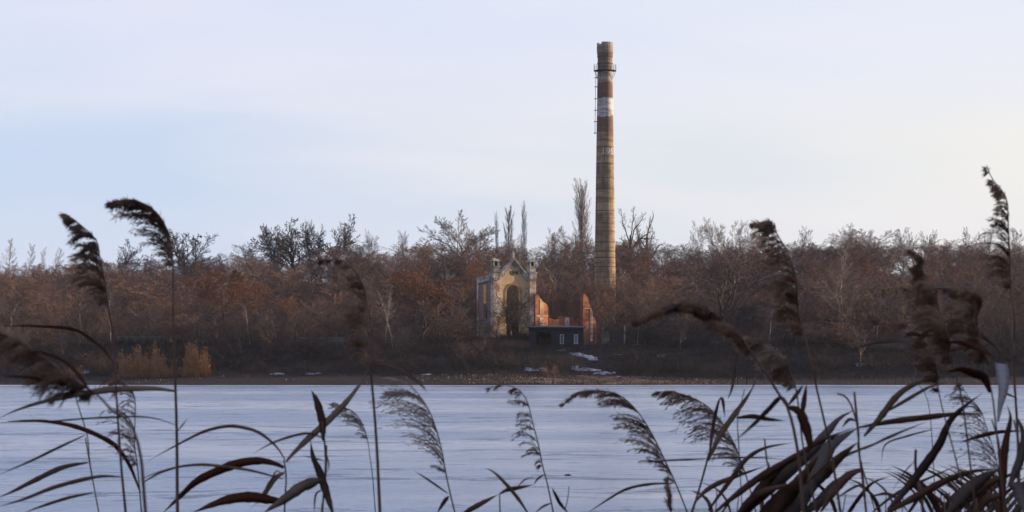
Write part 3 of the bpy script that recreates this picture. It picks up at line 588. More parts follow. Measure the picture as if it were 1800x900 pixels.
def wall_with_arch(mb, x0, x1, z0, top, ax0, ax1, az0, azs, y0, y1, mi=0):
    """wall slab with an arched opening, top is a polyline from right to left"""
    r_ = (ax1-ax0)/2; c = (ax0+ax1)/2; n = 14
    arc = [(c+r_*cos(pi*k/n), azs+r_*sin(pi*k/n)) for k in range(n+1)]
    # left, right piers and the piece above
    mb.prism([(x0, z0), (ax0, z0), (ax0, azs), (x0, azs)], y0, y1, mi); mb.prism([(ax1, z0), (x1, z0), (x1, azs), (ax1, azs)], y0, y1, mi)
    if az0 > z0+.05: mb.prism([(ax0, z0), (ax1, z0), (ax1, az0), (ax0, az0)], y0, y1, mi)
    xs_ = [x1]+[a[0] for a in arc]+[x0]; zs2 = [azs]+[a[1] for a in arc]+[azs]
    tx = [p_[0] for p_ in top][::-1]; tz = [p_[1] for p_ in top][::-1]
    for i in range(len(xs_)-1):
        a, b_ = xs_[i], xs_[i+1]
        cuts = [a]+sorted([q for q in tx if b_ < q < a], reverse=True)+[b_]
        for j in range(len(cuts)-1):
            u, v = cuts[j], cuts[j+1]; iz = lambda q: zs2[i]+(zs2[i+1]-zs2[i])*((q-a)/(b_-a)) if abs(b_-a) > 1e-6 else zs2[i]
            if abs(u-v) > 1e-6: mb.prism([(v, iz(v)), (u, iz(u)), (u, np.interp(u, tx, tz)), (v, np.interp(v, tx, tz))], y0, y1, mi)
T = .55; pw = 1.12
mb = MB(); gx = HW-pw-.002
top = [(gx, rz(488)), (.05, rz(458.5)), (-gx, rz(484))]
wall_with_arch(mb, -gx, gx, -1, top, -1.28, 1.18, rz(592), rz(514.5), 0, T)
fw = mb.build('front_wall', M['plaster'], ru)
mb = MB()                                     # white surround of the arch, standing proud
c0 = -.05; r0_, r1_ = 1.23, 1.55
for k in range(14):
    a0, a1 = pi*k/14, pi*(k+1)/14
    mb.prism([(c0+r0_*cos(a0), rz(514.5)+r0_*sin(a0)), (c0+r1_*cos(a0), rz(514.5)+r1_*sin(a0)), (c0+r1_*cos(a1), rz(514.5)+r1_*sin(a1)), (c0+r0_*cos(a1), rz(514.5)+r0_*sin(a1))], -.07, -.002)
mb.prism([(c0-r1_, rz(555)), (c0-r0_, rz(555)), (c0-r0_, rz(514.5)), (c0-r1_, rz(514.5))], -.07, -.002); mb.prism([(c0+r0_, rz(555)), (c0+r1_, rz(555)), (c0+r1_, rz(514.5)), (c0+r0_, rz(514.5))], -.07, -.002)
mb.build('arch_surround', mat('pink_plaster', (0.34, 0.20, 0.13), (0.24, 0.13, 0.09), 1.2, c3=(.4, .3, .2)), ru)
mb = MB(); mb.box(.1, .8, (rz(566)+rz(487))/2, 2.6, .1, rz(487)-rz(566)+.6); 
# raking cornice with corbels
mb = MB()
for sgn, za, zb in ((-1, rz(484), rz(458.5)), (1, rz(488), rz(458.5))):
    n = 7; xa, xb = sgn*(gx-.25), .02*sgn
    mb.prism([(xa, za+.10), (xb, zb+.10), (xb, zb+.42), (xa, za+.42)][::sgn], -.32, T+.05)
    mb.prism([(xa, za-.12), (xb, zb-.12), (xb, zb+.097), (xa, za+.097)][::sgn], -.16, -.003)
    for i in range(n):
        t_ = (i+.5)/n; x_ = xa+(xb-xa)*t_; z_ = za+(zb-za)*t_; mb.prism([(x_-.13, z_-.78), (x_+.13, z_-.78), (x_+.13, z_-.123), (x_-.13, z_-.123)], -.15, -.003)
mb.build('gable_cornice', M['stone_gr'], ru)
mb = MB(); mb.prism([(-.22, rz(455.5)), (.22, rz(455.5)), (.15, rz(446)), (.0, rz(441)), (-.15, rz(448))], .0, .35); mb.build('gable_stump', M['stone_gr'], ru)
def flat(x, y, z_): return (x+.05, -.03-z_, rz(482.5)+y)
painted_text('1898', .78, flat, 'year_figures', M['cav'], ru, bold=.02, thick=.02)
for s_, nm in ((-1, 'l'), (1, 'r')):
    x_ = s_*(HW-pw/2); pc = MB(); zb = rz(471)
    pc.box(x_, .2, (zb-1)/2-.5, pw, pw+.1, zb+1-.4)
    pi_ = pc.build('pilaster', M['white_pl'], ru)
    cp = MB(); cp.box(x_, .2, rz(484), pw+.16, pw+.26, .9); cp.box(x_, .2, rz(478.5), pw+.36, pw+.46, .14)
    for k in range(4): cp.box(x_-.42+.28*k, -.48, rz(491), .14, .16, .34)
    cp.box(x_, .2, rz(473.5), pw-.06, pw, .7); cp.box(x_, .2, rz(469), pw+.24, pw+.3, .13)
    for dx in (-.38, .38):                        # the little aedicule with a niche
        for dy in (-.38, .38): cp.box(x_+dx, .2+dy, rz(463.6), .2, .2, .72)
    cp.box(x_, .24, rz(463.6), .54, .54, .68, mi=1)  # solid dark block stands in for the shaded hollow of the niche
    cp.box(x_, .2, rz(459), pw+.14, pw+.2, .17); cp.box(x_+.05*s_, .2, rz(457), pw-.2, pw-.1, .24); cp.box(x_-.2, .1, rz(455.5), .3, .3, .2)
    cp.build('pillar_head', [M['stone_gr'], M['cav']], ru)
# left flank
mb = MB(); Ls = 4.6; zf = rz(487)
# built as prisms in the YZ plane: swap axes
def yz(polys, x0, x1, name, mtl, parent=ru):
    b_ = MB()
    for pl_ in polys:
        n = len(pl_); v = [(x0, y, z) for y, z in pl_]+[(x1, y, z) for y, z in pl_]
        b_.add(v, [tuple(range(n-1, -1, -1)), tuple(range(n, 2*n))]+[(i, (i+1) % n, (i+1) % n+n, i+n) for i in range(n)])
    return b_.build(name, mtl, parent)
y0 = .55
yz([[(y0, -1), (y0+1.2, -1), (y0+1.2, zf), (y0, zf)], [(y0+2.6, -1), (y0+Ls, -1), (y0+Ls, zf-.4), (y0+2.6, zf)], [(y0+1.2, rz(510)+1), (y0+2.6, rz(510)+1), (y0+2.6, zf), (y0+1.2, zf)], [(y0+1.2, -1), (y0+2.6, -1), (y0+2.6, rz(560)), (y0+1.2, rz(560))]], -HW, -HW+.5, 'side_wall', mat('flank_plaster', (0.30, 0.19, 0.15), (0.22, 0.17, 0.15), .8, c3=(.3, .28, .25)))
yz([[(y0, zf+.02), (y0+Ls, zf-.38), (y0+Ls, zf-.05), (y0, zf+.35)], [(y0, zf-.6), (y0+Ls, zf-1), (y0+Ls, zf-.42), (y0, zf-.02)]], -HW-.25, -HW-.003, 'side_cornice', M['stone_gr'])
yz([[(y0+Ls-.3, -1), (y0+Ls+.2, -1), (y0+Ls+.2, zf-.4), (y0+Ls-.3, zf-.4)]], -HW-.12, -HW-.003, 'pilaster', M['white_pl'])
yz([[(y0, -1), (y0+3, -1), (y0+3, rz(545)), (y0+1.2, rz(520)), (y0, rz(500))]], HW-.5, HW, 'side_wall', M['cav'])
# the dark back wall seen through the arch
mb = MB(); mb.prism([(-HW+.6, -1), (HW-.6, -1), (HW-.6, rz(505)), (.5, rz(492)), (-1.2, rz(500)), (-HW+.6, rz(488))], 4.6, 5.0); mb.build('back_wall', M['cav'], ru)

# brick remnants to the right, turned to the sun
def broken(name, poly, px0, Yd, rot, th, mtl, label, cat='ruined wall', extra=None):
    x0 = (px0-CX)/F*Yd; g = g1(x0, Yd); o = empty(name, (x0, Yd, g), rot); tag(o, label, cat)
    k = Yd/F/cos(rot)
    P_ = [((a-px0)*k, H+(HZ-b_)*Yd/F-g) for a, b_ in poly]
    b2 = MB(); b2.prism(P_, 0, th); b2.build('brickwork', mtl, o)
    for nm, pl_, mt_ in (extra or []):
        b2 = MB(); b2.prism([((a-px0)*k, H+(HZ-b_)*Yd/F-g) for a, b_ in pl_], -.07, -.002); b2.build(nm, mt_, o)
    return o
M['cream'] = mat('cream_plaster', (0.58, 0.42, 0.24), (0.42, 0.27, 0.15), 1.0, c3=(.36, .16, .08), lo=.4, hi=.65)
broken('brick_wall', [(941, 640), (964, 640), (964, 540), (961, 534), (955, 530), (950, 524), (947, 519), (942, 516), (941, 516)], 941, 387, R(42), .5, M['brick'], 'orange brick wall stump sloping down from the right pillar of the ruin',
       extra=[('plaster_panel', [(948.5, 553), (956, 553), (956, 533), (952, 528), (948.5, 524)], M['cream']), ('plaster_panel', [(948.5, 610), (955, 610), (955, 558), (948.5, 558)], M['white_pl']), ('string_course', [(941.5, 556.6), (963.5, 556.6), (963.5, 553.6), (941.5, 553.6)], M['cream'])])
broken('brick_wall', [(965, 640), (1032, 640), (1032, 572), (1022, 566), (1010, 564), (1007, 557), (985, 555), (983, 561), (975, 562), (970, 560), (965, 558)], 965, 391, R(30), .5, M['brick'], 'low broken orange brick wall behind the flat roof of the hut',
       extra=[('pier', [(993, 640), (1001, 640), (1001, 558), (993, 558)], M['white_pl'])])
broken('brick_spire', [(1024, 640), (1050, 640), (1051, 585), (1047, 560), (1042, 553), (1040, 541), (1036, 534), (1034, 524), (1029, 517), (1026, 516), (1025, 530)], 1024, 393, R(34), .8, M['brick'], 'pointed orange brick spire of broken wall right of the hut',
       extra=[('plaster_panel', [(1038, 600), (1042, 600), (1042, 548), (1039, 541), (1037, 541)], M['white_pl']), ('string_course', [(1025.5, 543), (1036, 543), (1036, 541), (1025.5, 541)], M['cream'])])
broken('wall_fragment', [(1058, 640), (1072, 640), (1072, 592), (1069, 583), (1065, 586), (1062, 574), (1058, 579)], 1058, 394, R(30), .5, mat('dull_render', (0.16, 0.13, 0.115), (0.09, 0.075, 0.07), 1.1), 'grey wall fragment right of the brick spire')
mb = MB(); x_ = (1098-CX)/F*384; mb.box(0, 0, 1.4, .25, .25, 3.4); mb.box(0, 0, 3.13, .34, .34, .06); o = mb.build('concrete_post', M['bark_pale'], loc=(x_, 384, g1(x_, 384)-.3)); tag(o, 'slim white post standing in the bushes right of the brick remnants', 'post')

# ------------------------------------------------------------------ the dark hut
HY = 374.0; hx = (978-CX)/F*HY; hg = H+(HZ-612)*HY/F
M['tar'] = mat('black_boards', (0.045, 0.050, 0.066), (0.03, 0.034, 0.046), 1.5, stretch=(.3, 1, 8), bump=.3)
M['roof'] = mat('tar_roof', (0.055, 0.058, 0.07), (0.035, 0.037, 0.045), 2)
hu = empty('black_hut', (hx, HY, hg), R(-3)); tag(hu, 'low flat-roofed black hut with a dark porch and two white windows', 'hut')
k = HY/F; hw = 47*k; hh = 37*k; D = 4.5
X_ = lambda px: (px-978)*k
mb = MB()
zb, zt_ = -.6, (612-577)*k
def wbox(a, b_, z0_, z1_, y0_, y1_, mi=0): mb.box((a+b_)/2, (y0_+y1_)/2, (z0_+z1_)/2, abs(b_-a), y1_-y0_, z1_-z0_, 0, mi)
wbox(X_(930), X_(943), zb, zt_, 0, .15); wbox(X_(970), X_(984.5), zb, zt_, 0, .15); wbox(X_(991), X_(1009), zb, zt_, 0, .15); wbox(X_(1016), X_(1026), zb, zt_, 0, .15)
wbox(X_(943), X_(970), (612-584)*k, zt_, 0, .15)
for a in ((984.5, 991), (1009, 1016)):
    wbox(X_(a[0]), X_(a[1]), (612-588)*k, zt_, 0, .15); wbox(X_(a[0]), X_(a[1]), zb, (612-604.5)*k, 0, .15)
wbox(X_(930), X_(930)+.15, zb, zt_, .152, D); wbox(X_(1026)-.15, X_(1026), zb, zt_, .152, D); wbox(X_(930), X_(1026), zb, zt_, D+.002, D+.15)
wbox(X_(970)-.15, X_(970), zb, zt_, .152, D-.002)
wbox(X_(930)+.152, X_(1026)-.152, zb, -.02, .152, D-.002)
mb.build('wall', M['tar'], hu)
mb = MB(); v = [(X_(927), -.5, (612-574.5)*k), (X_(1029), -.5, (612-575.5)*k), (X_(1029), D+.4, (612-573.5)*k+.1), (X_(930), D+.4, (612-572)*k+.1)]
v += [(a, b_, c-.22) for a, b_, c in v]; mb.add(v, [(0, 1, 2, 3), (7, 6, 5, 4), (0, 4, 5, 1), (1, 5, 6, 2), (2, 6, 7, 3), (3, 7, 4, 0)])
mb.build('roof', M['roof'], hu)
mb = MB(); mb.box((X_(943)+X_(970))/2, 1.2, .35, 2.0, .4, .08); mb.box((X_(943)+X_(970))/2-.8, 1.2, .155, .1, .35, .3); mb.box((X_(943)+X_(970))/2+.8, 1.2, .155, .1, .35, .3); mb.box((X_(943)+X_(970))/2, 2.4, .95, 2.1, .08, 1.7)
mb.build('porch_bench', mat('old_brown_wood', (0.16, 0.08, 0.05), (0.09, 0.05, 0.035), 3), hu)
mwf = mat('white_frame', (0.75, 0.75, 0.78), (0.66, 0.66, 0.7), 3, rough=.5)
mgl = bpy.data.materials.new('window_glass'); mgl.use_nodes = True; q = mgl.node_tree.nodes['Principled BSDF']; q.inputs['Base Color'].default_value = (.03, .04, .06, 1); q.inputs['Roughness'].default_value = .08; q.inputs['Specular IOR Level'].default_value = .8
for i, (a, b_) in enumerate(((984.5, 991), (1009, 1016))):
    mb = MB(); z0_, z1_ = (612-604.5)*k, (612-588)*k; fr = .06
    wbox(X_(a), X_(a)+fr, z0_, z1_, -.05, .13); wbox(X_(b_)-fr, X_(b_), z0_, z1_, -.05, .13); wbox(X_(a)+fr, X_(b_)-fr, z0_, z0_+fr, -.05, .13); wbox(X_(a)+fr, X_(b_)-fr, z1_-fr, z1_, -.05, .13)
    wf = mb.build('window', mwf, hu)
    mb = MB(); wbox(X_(a)+fr+.002, X_(b_)-fr-.002, z0_+fr, z1_-fr, .03, .05); mb.build('pane', mgl if i == 0 else mat('curtained_glass', (0.20, 0.26, 0.36), (0.16, 0.2, 0.3), 2, rough=.15), wf)

# ------------------------------------------------------------------ long ruined hall on the right
LY = 424.0; k = LY/F; lx = (1560-CX)*k; lg = g1(lx, LY)
lh = empty('ruined_hall', (lx, LY, lg), R(4)); tag(lh, 'long roof slab on brick piers, a ruined hall hidden among the trees at right', 'ruin')
LX = lambda px: (px-1560)*k
LZ = lambda py: H+(HZ-py)*k-lg
mcon = mat('stained_concrete', (0.27, 0.22, 0.17), (0.16, 0.135, 0.115), 1, c3=(.10, .085, .075)); mbr2 = mat('weathered_brick', (0.34, 0.16, 0.09), (0.2, 0.115, 0.08), 1.3, c3=(.30, .22, .16))
mb = MB(); mb.box(0, 4, LZ(504.5), LX(1728)-LX(1400), 9.5, .45); mb.build('roof', mcon, lh)
mb = MB(); mb.box(0, 8, LZ(560), LX(1722)-LX(1406), .4, LZ(507)-LZ(620)); mb.build('back_wall', M['cav'], lh)  # coloured near-black so the inside of the hall reads as shaded
for i, px in enumerate(range(1406, 1730, 35)):
    mb = MB(); mb.box(LX(px)+(.3 if i % 2 else 0), .3, (LZ(508)-1)/2+.0, .85 if i % 3 else 1.15, .6, LZ(508)+1-.05); mb.build('pier', mbr2 if i % 2 else mcon, lh)
for i, px in enumerate((1425, 1495, 1600, 1670)):
    mb = MB(); mb.box(LX(px), .45, LZ(585), 2.3, .35, 3.6+.4*i); mb.build('infill_wall', mbr2, lh)
# low retaining walls along the terrace
mlow = mat('mossy_concrete', (0.17, 0.18, 0.165), (0.10, 0.108, 0.10), .8, c3=(.22, .22, .21))
for i, (a, b_, pt, pb, Yd, lb) in enumerate(((524, 604, 594, 606, 378, 'long low grey concrete wall on the dark bank left of the orange-brown tree'), (1246, 1404, 610, 620, 373, 'low pale concrete wall on the terrace right of the snowy bank'), (1528, 1648, 603, 622, 375, 'low mossy concrete wall below the ruined hall'), (205, 300, 592, 599, 377, 'low grey wall on the terrace behind the shore reeds'))):
    x0, x1 = (a-CX)/F*Yd, (b_-CX)/F*Yd; z0, z1 = H+(HZ-pb-6)*Yd/F, H+(HZ-pt)*Yd/F
    o = empty('concrete_wall', ((x0+x1)/2, Yd, z0)); tag(o, lb, 'wall')
    mb = MB(); n = int((x1-x0)/2.5)
    for j in range(n):
        xa = -(x1-x0)/2+(x1-x0)*(j+.5)/n; mb.box(xa, 0, (z1-z0)/2+rg.uniform(-.04, .04), (x1-x0)/n-.03, .3, z1-z0)
    mb.build('panel', mlow, o)
    mb = MB(); mb.box(0, 0, z1-z0+.07, x1-x0, .42, .1); mb.build('coping', mcon, o)
# little jetties and a table on the bank
mwd = mat('grey_planks', (0.055, 0.05, 0.05), (0.035, 0.033, 0.033), 3)
for a, b_, lb in ((1296, 1345, 'small wooden jetty on the far waterline below the pale concrete wall'), (1515, 1606, 'longer wooden jetty on the far waterline at right')):
    Yd = 334.5; x0, x1 = (a-CX)/F*Yd, (b_-CX)/F*Yd; o = empty('jetty', ((x0+x1)/2, Yd, 0)); tag(o, lb, 'jetty')
    mb = MB(); mb.box(0, 0, 1.35, x1-x0, .9, .08); mb.build('deck', mwd, o)
    n = max(4, int((x1-x0)/.9))
    for j in range(n):
        for yy in (-.35, .35): mb = MB(); mb.tube([(-(x1-x0)/2+.1+(x1-x0-.2)*j/(n-1), yy, -.8), (-(x1-x0)/2+.1+(x1-x0-.2)*j/(n-1), yy, 1.3)], [.05, .05], 7); mb.build('post', mwd, o)
Yd = 362; x_ = (1086-CX)/F*Yd; o = empty('fishing_table', (x_, Yd, g1(x_, Yd))); tag(o, 'small dark table with a pale top edge on the snowy bank', 'table')
zt_ = H+(HZ-623)*Yd/F-g1(x_, Yd)
mb = MB(); mb.box(0, 0, zt_, 1.75, .8, .07); mb.build('tabletop', M['bark_pale'], o)
for sx in (-.75, .75):
    for sy in (-.3, .3): mb = MB(); mb.box(sx, sy, (zt_-.6)/2, .08, .08, zt_+.5); mb.build('leg', mwd, o)

# ------------------------------------------------------------------ snow, stones, shore reeds, driftwood
msn = mat('old_snow', (0.50, 0.55, 0.66), (0.20, 0.22, 0.27), 1.5, rough=.8)
rg = random.Random(9); mb = MB()
def ypx(px, py):                              # the distance at which the ground shows at this place of the photo
    for Yd in np.arange(333, 400, .25):
        x = (px-CX)/F*Yd
        if HZ-(g1(x, Yd)-H)*F/Yd <= py: return Yd
    return 380
nsn = np.random.default_rng(2)
for px, py, wd, hp in [(1028, 628, 30, 9), (1012, 622, 20, 4), (986, 617, 14, 2), (938, 650, 26, 4), (930, 649, 12, 3), (1012, 645, 14, 3), (1025, 650, 36, 4), (1060, 657, 30, 3), (1088, 663, 5, 3), (1160, 626, 10, 5), (1300, 617, 26, 3), (480, 658, 26, 2), (548, 658, 18, 2), (145, 624, 14, 3), (150, 655, 16, 3), (1511, 642, 9, 5), (752, 659, 8, 2), (1255, 560, 14, 3), (1795, 632, 8, 4), (1120, 607, 16, 2)]:
    y1_, y0_ = ypx(px, py-hp/2), ypx(px, py+hp/2)
    if y1_-y0_ < .4: y1_ = y0_+.6
    for j in range(max(5, int(wd*hp/4))):
        yy = rg.uniform(y0_, y1_); xx = (px+rg.gauss(0, wd/3.4)-CX)/F*yy; n = 11; r_ = rg.choice([.08, .1, .14, .18, .26, .38])
        if px == 1028: yy = y1_-(y1_-y0_)*min(max((xx*F/yy+CX-1010)/40+rg.uniform(-.25, .25), 0), 1)
        V = [(xx+r_*1.7*(1+.35*rg.uniform(-1, 1))*cos(2*pi*k/n), yy+r_*1.1*(1+.35*rg.uniform(-1, 1))*sin(2*pi*k/n)) for k in range(n)]
        V3 = [(a, b_, g1(a, b_)-.04) for a, b_ in V]+[(xx+(a-xx)*.7, yy+(b_-yy)*.7, g1(a, b_)+.10) for a, b_ in V]+[(xx, yy, g1(xx, yy)+.14)]
        mb.add(V3, [(k, (k+1) % n, n+(k+1) % n, n+k) for k in range(n)]+[(n+k, n+(k+1) % n, 2*n) for k in range(n)])
tag(mb.build('snow', msn, None, True), 'thin leftover snow in patches on the dark bank', 'snow', kind='stuff')
n = 5200; x = np.concatenate([rng.normal(10, 8, 4200), np.where(rng.random(n-4200) < .6, rng.normal(10, 9, n-4200), rng.uniform(-90, 90, n-4200))]); y = rng.uniform(333.6, 344.5, n); s_ = rng.uniform(.04, .16, n); z = ground(x, y)+s_*.3+.05
ic = np.array([(1, 0, 0), (-1, 0, 0), (0, 1, 0), (0, -1, 0), (0, 0, 1), (0, 0, -1)]); fc = np.array([(0, 2, 4), (2, 1, 4), (1, 3, 4), (3, 0, 4), (2, 0, 5), (1, 2, 5), (3, 1, 5), (0, 3, 5)])
V = np.stack([x, y, z], 1)[:, None]+ic[None]*s_[:, None, None]*rng.uniform(.6, 1.4, (n, 6, 1)); Q = (np.arange(n)*6)[:, None, None]+fc[None]
o = bpy.data.objects.new('rubble', fast_mesh('rubble', V.reshape(-1, 3), Q.reshape(-1, 3), mat('rubble_stone', (0.12, 0.09, 0.07), (0.05, 0.04, 0.036), 1.2, c3=(.2, .15, .12)))); C.objects.link(o); tag(o, 'brick rubble and stones along the far waterline', 'rubble', kind='stuff')
mrd = mat('orange_dry_reed', (0.36, 0.20, 0.095), (0.20, 0.12, 0.065), .9)
for px, wd, hp, n, lb in ((250, 80, 44, 150, 'wide orange clump of dry reeds on the far shore, left of the taller one'), (345, 46, 50, 130, 'bright orange clump of dry reeds on the far shore behind the tallest left reed'), (960, 10, 20, 14, 'small tuft of dry reeds on the beach below the hut porch'), (977, 10, 22, 16, 'small tuft of dry reeds on the beach below the hut window'), (130, 30, 18, 30, 'low dry reed tuft on the far shore at left'), (300, 26, 22, 30, 'thin strip of dry reeds between the two orange clumps')):
    Yd = 345.0; xc = (px-CX)/F*Yd; h = hp*Yd/F
    nn = n*4; P = np.stack([rng.uniform(xc-wd*Yd/F*.5, xc+wd*Yd/F*.5, nn)+rng.normal(0, .25, nn), rng.uniform(Yd-2, Yd+2, nn), np.zeros(nn)], 1); P[:, 2] = ground(P[:, 0], P[:, 1])-.05
    cl_ = np.sin(P[:, 0]*2.3+px)*.22+np.sin(P[:, 0]*5.1+2*px)*.16; env = h*(.82+cl_)*rng.uniform(.35, 1.25, nn); env = np.maximum(env*np.clip(1.25-(np.abs(P[:, 0]-xc)/(wd*Yd/F*.58))**3, .3, 1), .4)
    T1 = P+np.stack([rng.normal(0, .06, nn)*env, rng.normal(0, .06, nn)*env, env], 1); T2 = T1+np.stack([rng.normal(-.12, .1, nn), rng.normal(0, .1, nn), rng.uniform(.1, .3, nn)], 1)
    V1, Q1 = seg_mesh(np.concatenate([P, T1]), np.concatenate([T1, T2]), np.concatenate([np.full(nn, .011), np.full(nn, .035)]), np.concatenate([np.full(nn, .010), np.full(nn, .01)]), 3)
    o = bpy.data.objects.new('reed_clump', fast_mesh('reed_clump', V1, Q1, mrd)); C.objects.link(o); tag(o, lb, 'reeds')
x_, y_, _ = W(998, 836, H*F/(836-HZ)); mb = MB(); mb.tube([(-.11, 0, .0), (-.07, .02, .01), (.02, 0, .015), (.09, 0, .01), (.12, 0, .012)], [.02, .035, .04, .03, .012], 8); mb.tube([(.0, 0, .02), (.04, .02, .07)], [.018, .01], 6)
tag(mb.build('driftwood', M['bark'], None, True, loc=(x_, y_, 0)), 'small dark piece of driftwood floating on the open water', 'driftwood')


# ------------------------------------------------------------------ thin evening air
mb = MB(); mb.box(0, 3000, 40, 12400, 7200, 90)
mh = bpy.data.materials.new('evening_air'); mh.use_nodes = True; nt = mh.node_tree; nt.nodes.remove(nt.nodes['Principled BSDF'])
pv = N('ShaderNodeVolumePrincipled'); pv.inputs['Color'].default_value = (.62, .74, 1, 1); pv.inputs['Density'].default_value = HAZE; pv.inputs['Anisotropy'].default_value = 0.0; Lk(pv.outputs[0], nt.nodes['Material Output'].inputs['Volume'])
tag(mb.build('haze', mh), 'thin bluish evening haze over the lake', 'haze', kind='stuff')
#REEDS
# ------------------------------------------------------------------ the reeds in front
M['stem'] = mat('dry_reed_stem', (0.19, 0.105, 0.075), (0.12, 0.07, 0.052), 25, rough=.6)
M['leaf'] = mat('dry_reed_leaf', (0.36, 0.235, 0.175), (0.20, 0.125, 0.095), 9, trans=0.5, rough=.85, spec=.15, c3=(0.22, 0.15, 0.12))
M['leaf_red'] = mat('dark_red_reed_leaf', (0.22, 0.095, 0.06), (0.14, 0.065, 0.045), 9, trans=0.5, rough=.85, spec=.15)
M['leaf_pale'] = mat('bleached_reed_leaf', (0.52, 0.42, 0.33), (0.36, 0.29, 0.24), 9, trans=0.5, rough=.85, spec=.15, c3=(0.24, 0.17, 0.14))
M['leaf_grey'] = mat('grey_reed_leaf', (0.42, 0.37, 0.34), (0.28, 0.235, 0.22), 7, trans=0.5, rough=.85, spec=.15, c3=(0.14, 0.095, 0.08))
M['leaf_white'] = mat('greyish_white_reed_leaf', (0.72, 0.70, 0.70), (0.55, 0.53, 0.54), 7, trans=0.5, rough=.6)
M['plume'] = mat('dark_reed_plume', (0.50, 0.34, 0.25), (0.17, 0.10, 0.075), 14, lo=.42, hi=.60, trans=0.45, rough=.8)
M['plume_mid'] = mat('brown_reed_plume', (0.28, 0.165, 0.11), (0.66, 0.49, 0.38), 26, lo=.45, hi=.66, trans=0.45, rough=.8)
M['plume_pale'] = mat('fluffy_reed_plume', (0.82, 0.72, 0.63), (0.36, 0.24, 0.18), 14, lo=.40, hi=.6, trans=0.45, rough=.85)
def smooth_path(P, n):
    """Catmull-Rom through the points"""
    P = np.asarray(P, float)
    if len(P) == 2: P = np.stack([P[0], (P[0]+P[1])/2, P[1]])
    E = np.vstack([2*P[0]-P[1], P, 2*P[-1]-P[-2]]); L = np.concatenate([[0], np.cumsum(np.linalg.norm(np.diff(P, axis=0), axis=1))]); L /= L[-1]
    outp = []
    for t in np.linspace(0, 1, n):
        i = min(np.searchsorted(L, t, 'right')-1, len(P)-2); u = (t-L[i])/(L[i+1]-L[i]+1e-9); a, b_, c, d = E[i], E[i+1], E[i+2], E[i+3]
        outp.append(.5*((2*b_)+(c-a)*u+(2*a-5*b_+4*c-d)*u*u+(3*b_-a-3*c+d)*u**3))
    return np.array(outp)
def leaf_mesh(pts, wid, rg, roll=0.0, blunt=False):
    """a reed blade: V-folded, closed, thin, tapering to its tip"""
    n = 26; Pc = smooth_path(pts, n); T_ = np.gradient(Pc, axis=0); T_ /= np.linalg.norm(T_, axis=1)[:, None]
    toc = -Pc/np.linalg.norm(Pc, axis=1)[:, None]; toc = np.array([0, -1.0, 0])[None]*np.ones((n, 1))
    S = np.cross(T_, toc); S /= np.linalg.norm(S, axis=1)[:, None]+1e-9; Nn = np.cross(S, T_)
    r0 = rg.uniform(-.5, .5)+roll; tw = rg.uniform(-.7, .7); V = []
    for i in range(n):
        t = i/(n-1); ww = wid*(0.30+0.70*min(t/.28, 1)**.8)*(1-max(0, (t-.45)/.55)**1.6)**1.0; ww = max(ww, .0006)
        ww *= 1+.10*sin(i*1.9+r0*9)*sin(i*.7+tw*5)
        if blunt: ww = wid*(.16+.84*min(t/.75, 1)**1.1)*(1 if t < .93 else .9)
        a = r0+tw*(t-.4); c_, s_ = cos(a), sin(a); Sx = S[i]*c_+Nn[i]*s_; Nx = -S[i]*s_+Nn[i]*c_
        th = max(.0004, ww*.03)*(1+.5*sin(i*2.3+r0*7))
        V += [Pc[i]+Sx*ww/2+Nx*ww*.12, Pc[i]+Nx*th, Pc[i]-Sx*ww/2+Nx*ww*.12, Pc[i]-Nx*th]
    fs = [(i*4+k, i*4+(k+1) % 4, i*4+4+(k+1) % 4, i*4+4+k) for i in range(n-1) for k in range(4)]+[(3, 2, 1, 0), tuple(4*(n-1)+k for k in range(4))]
    return V, fs
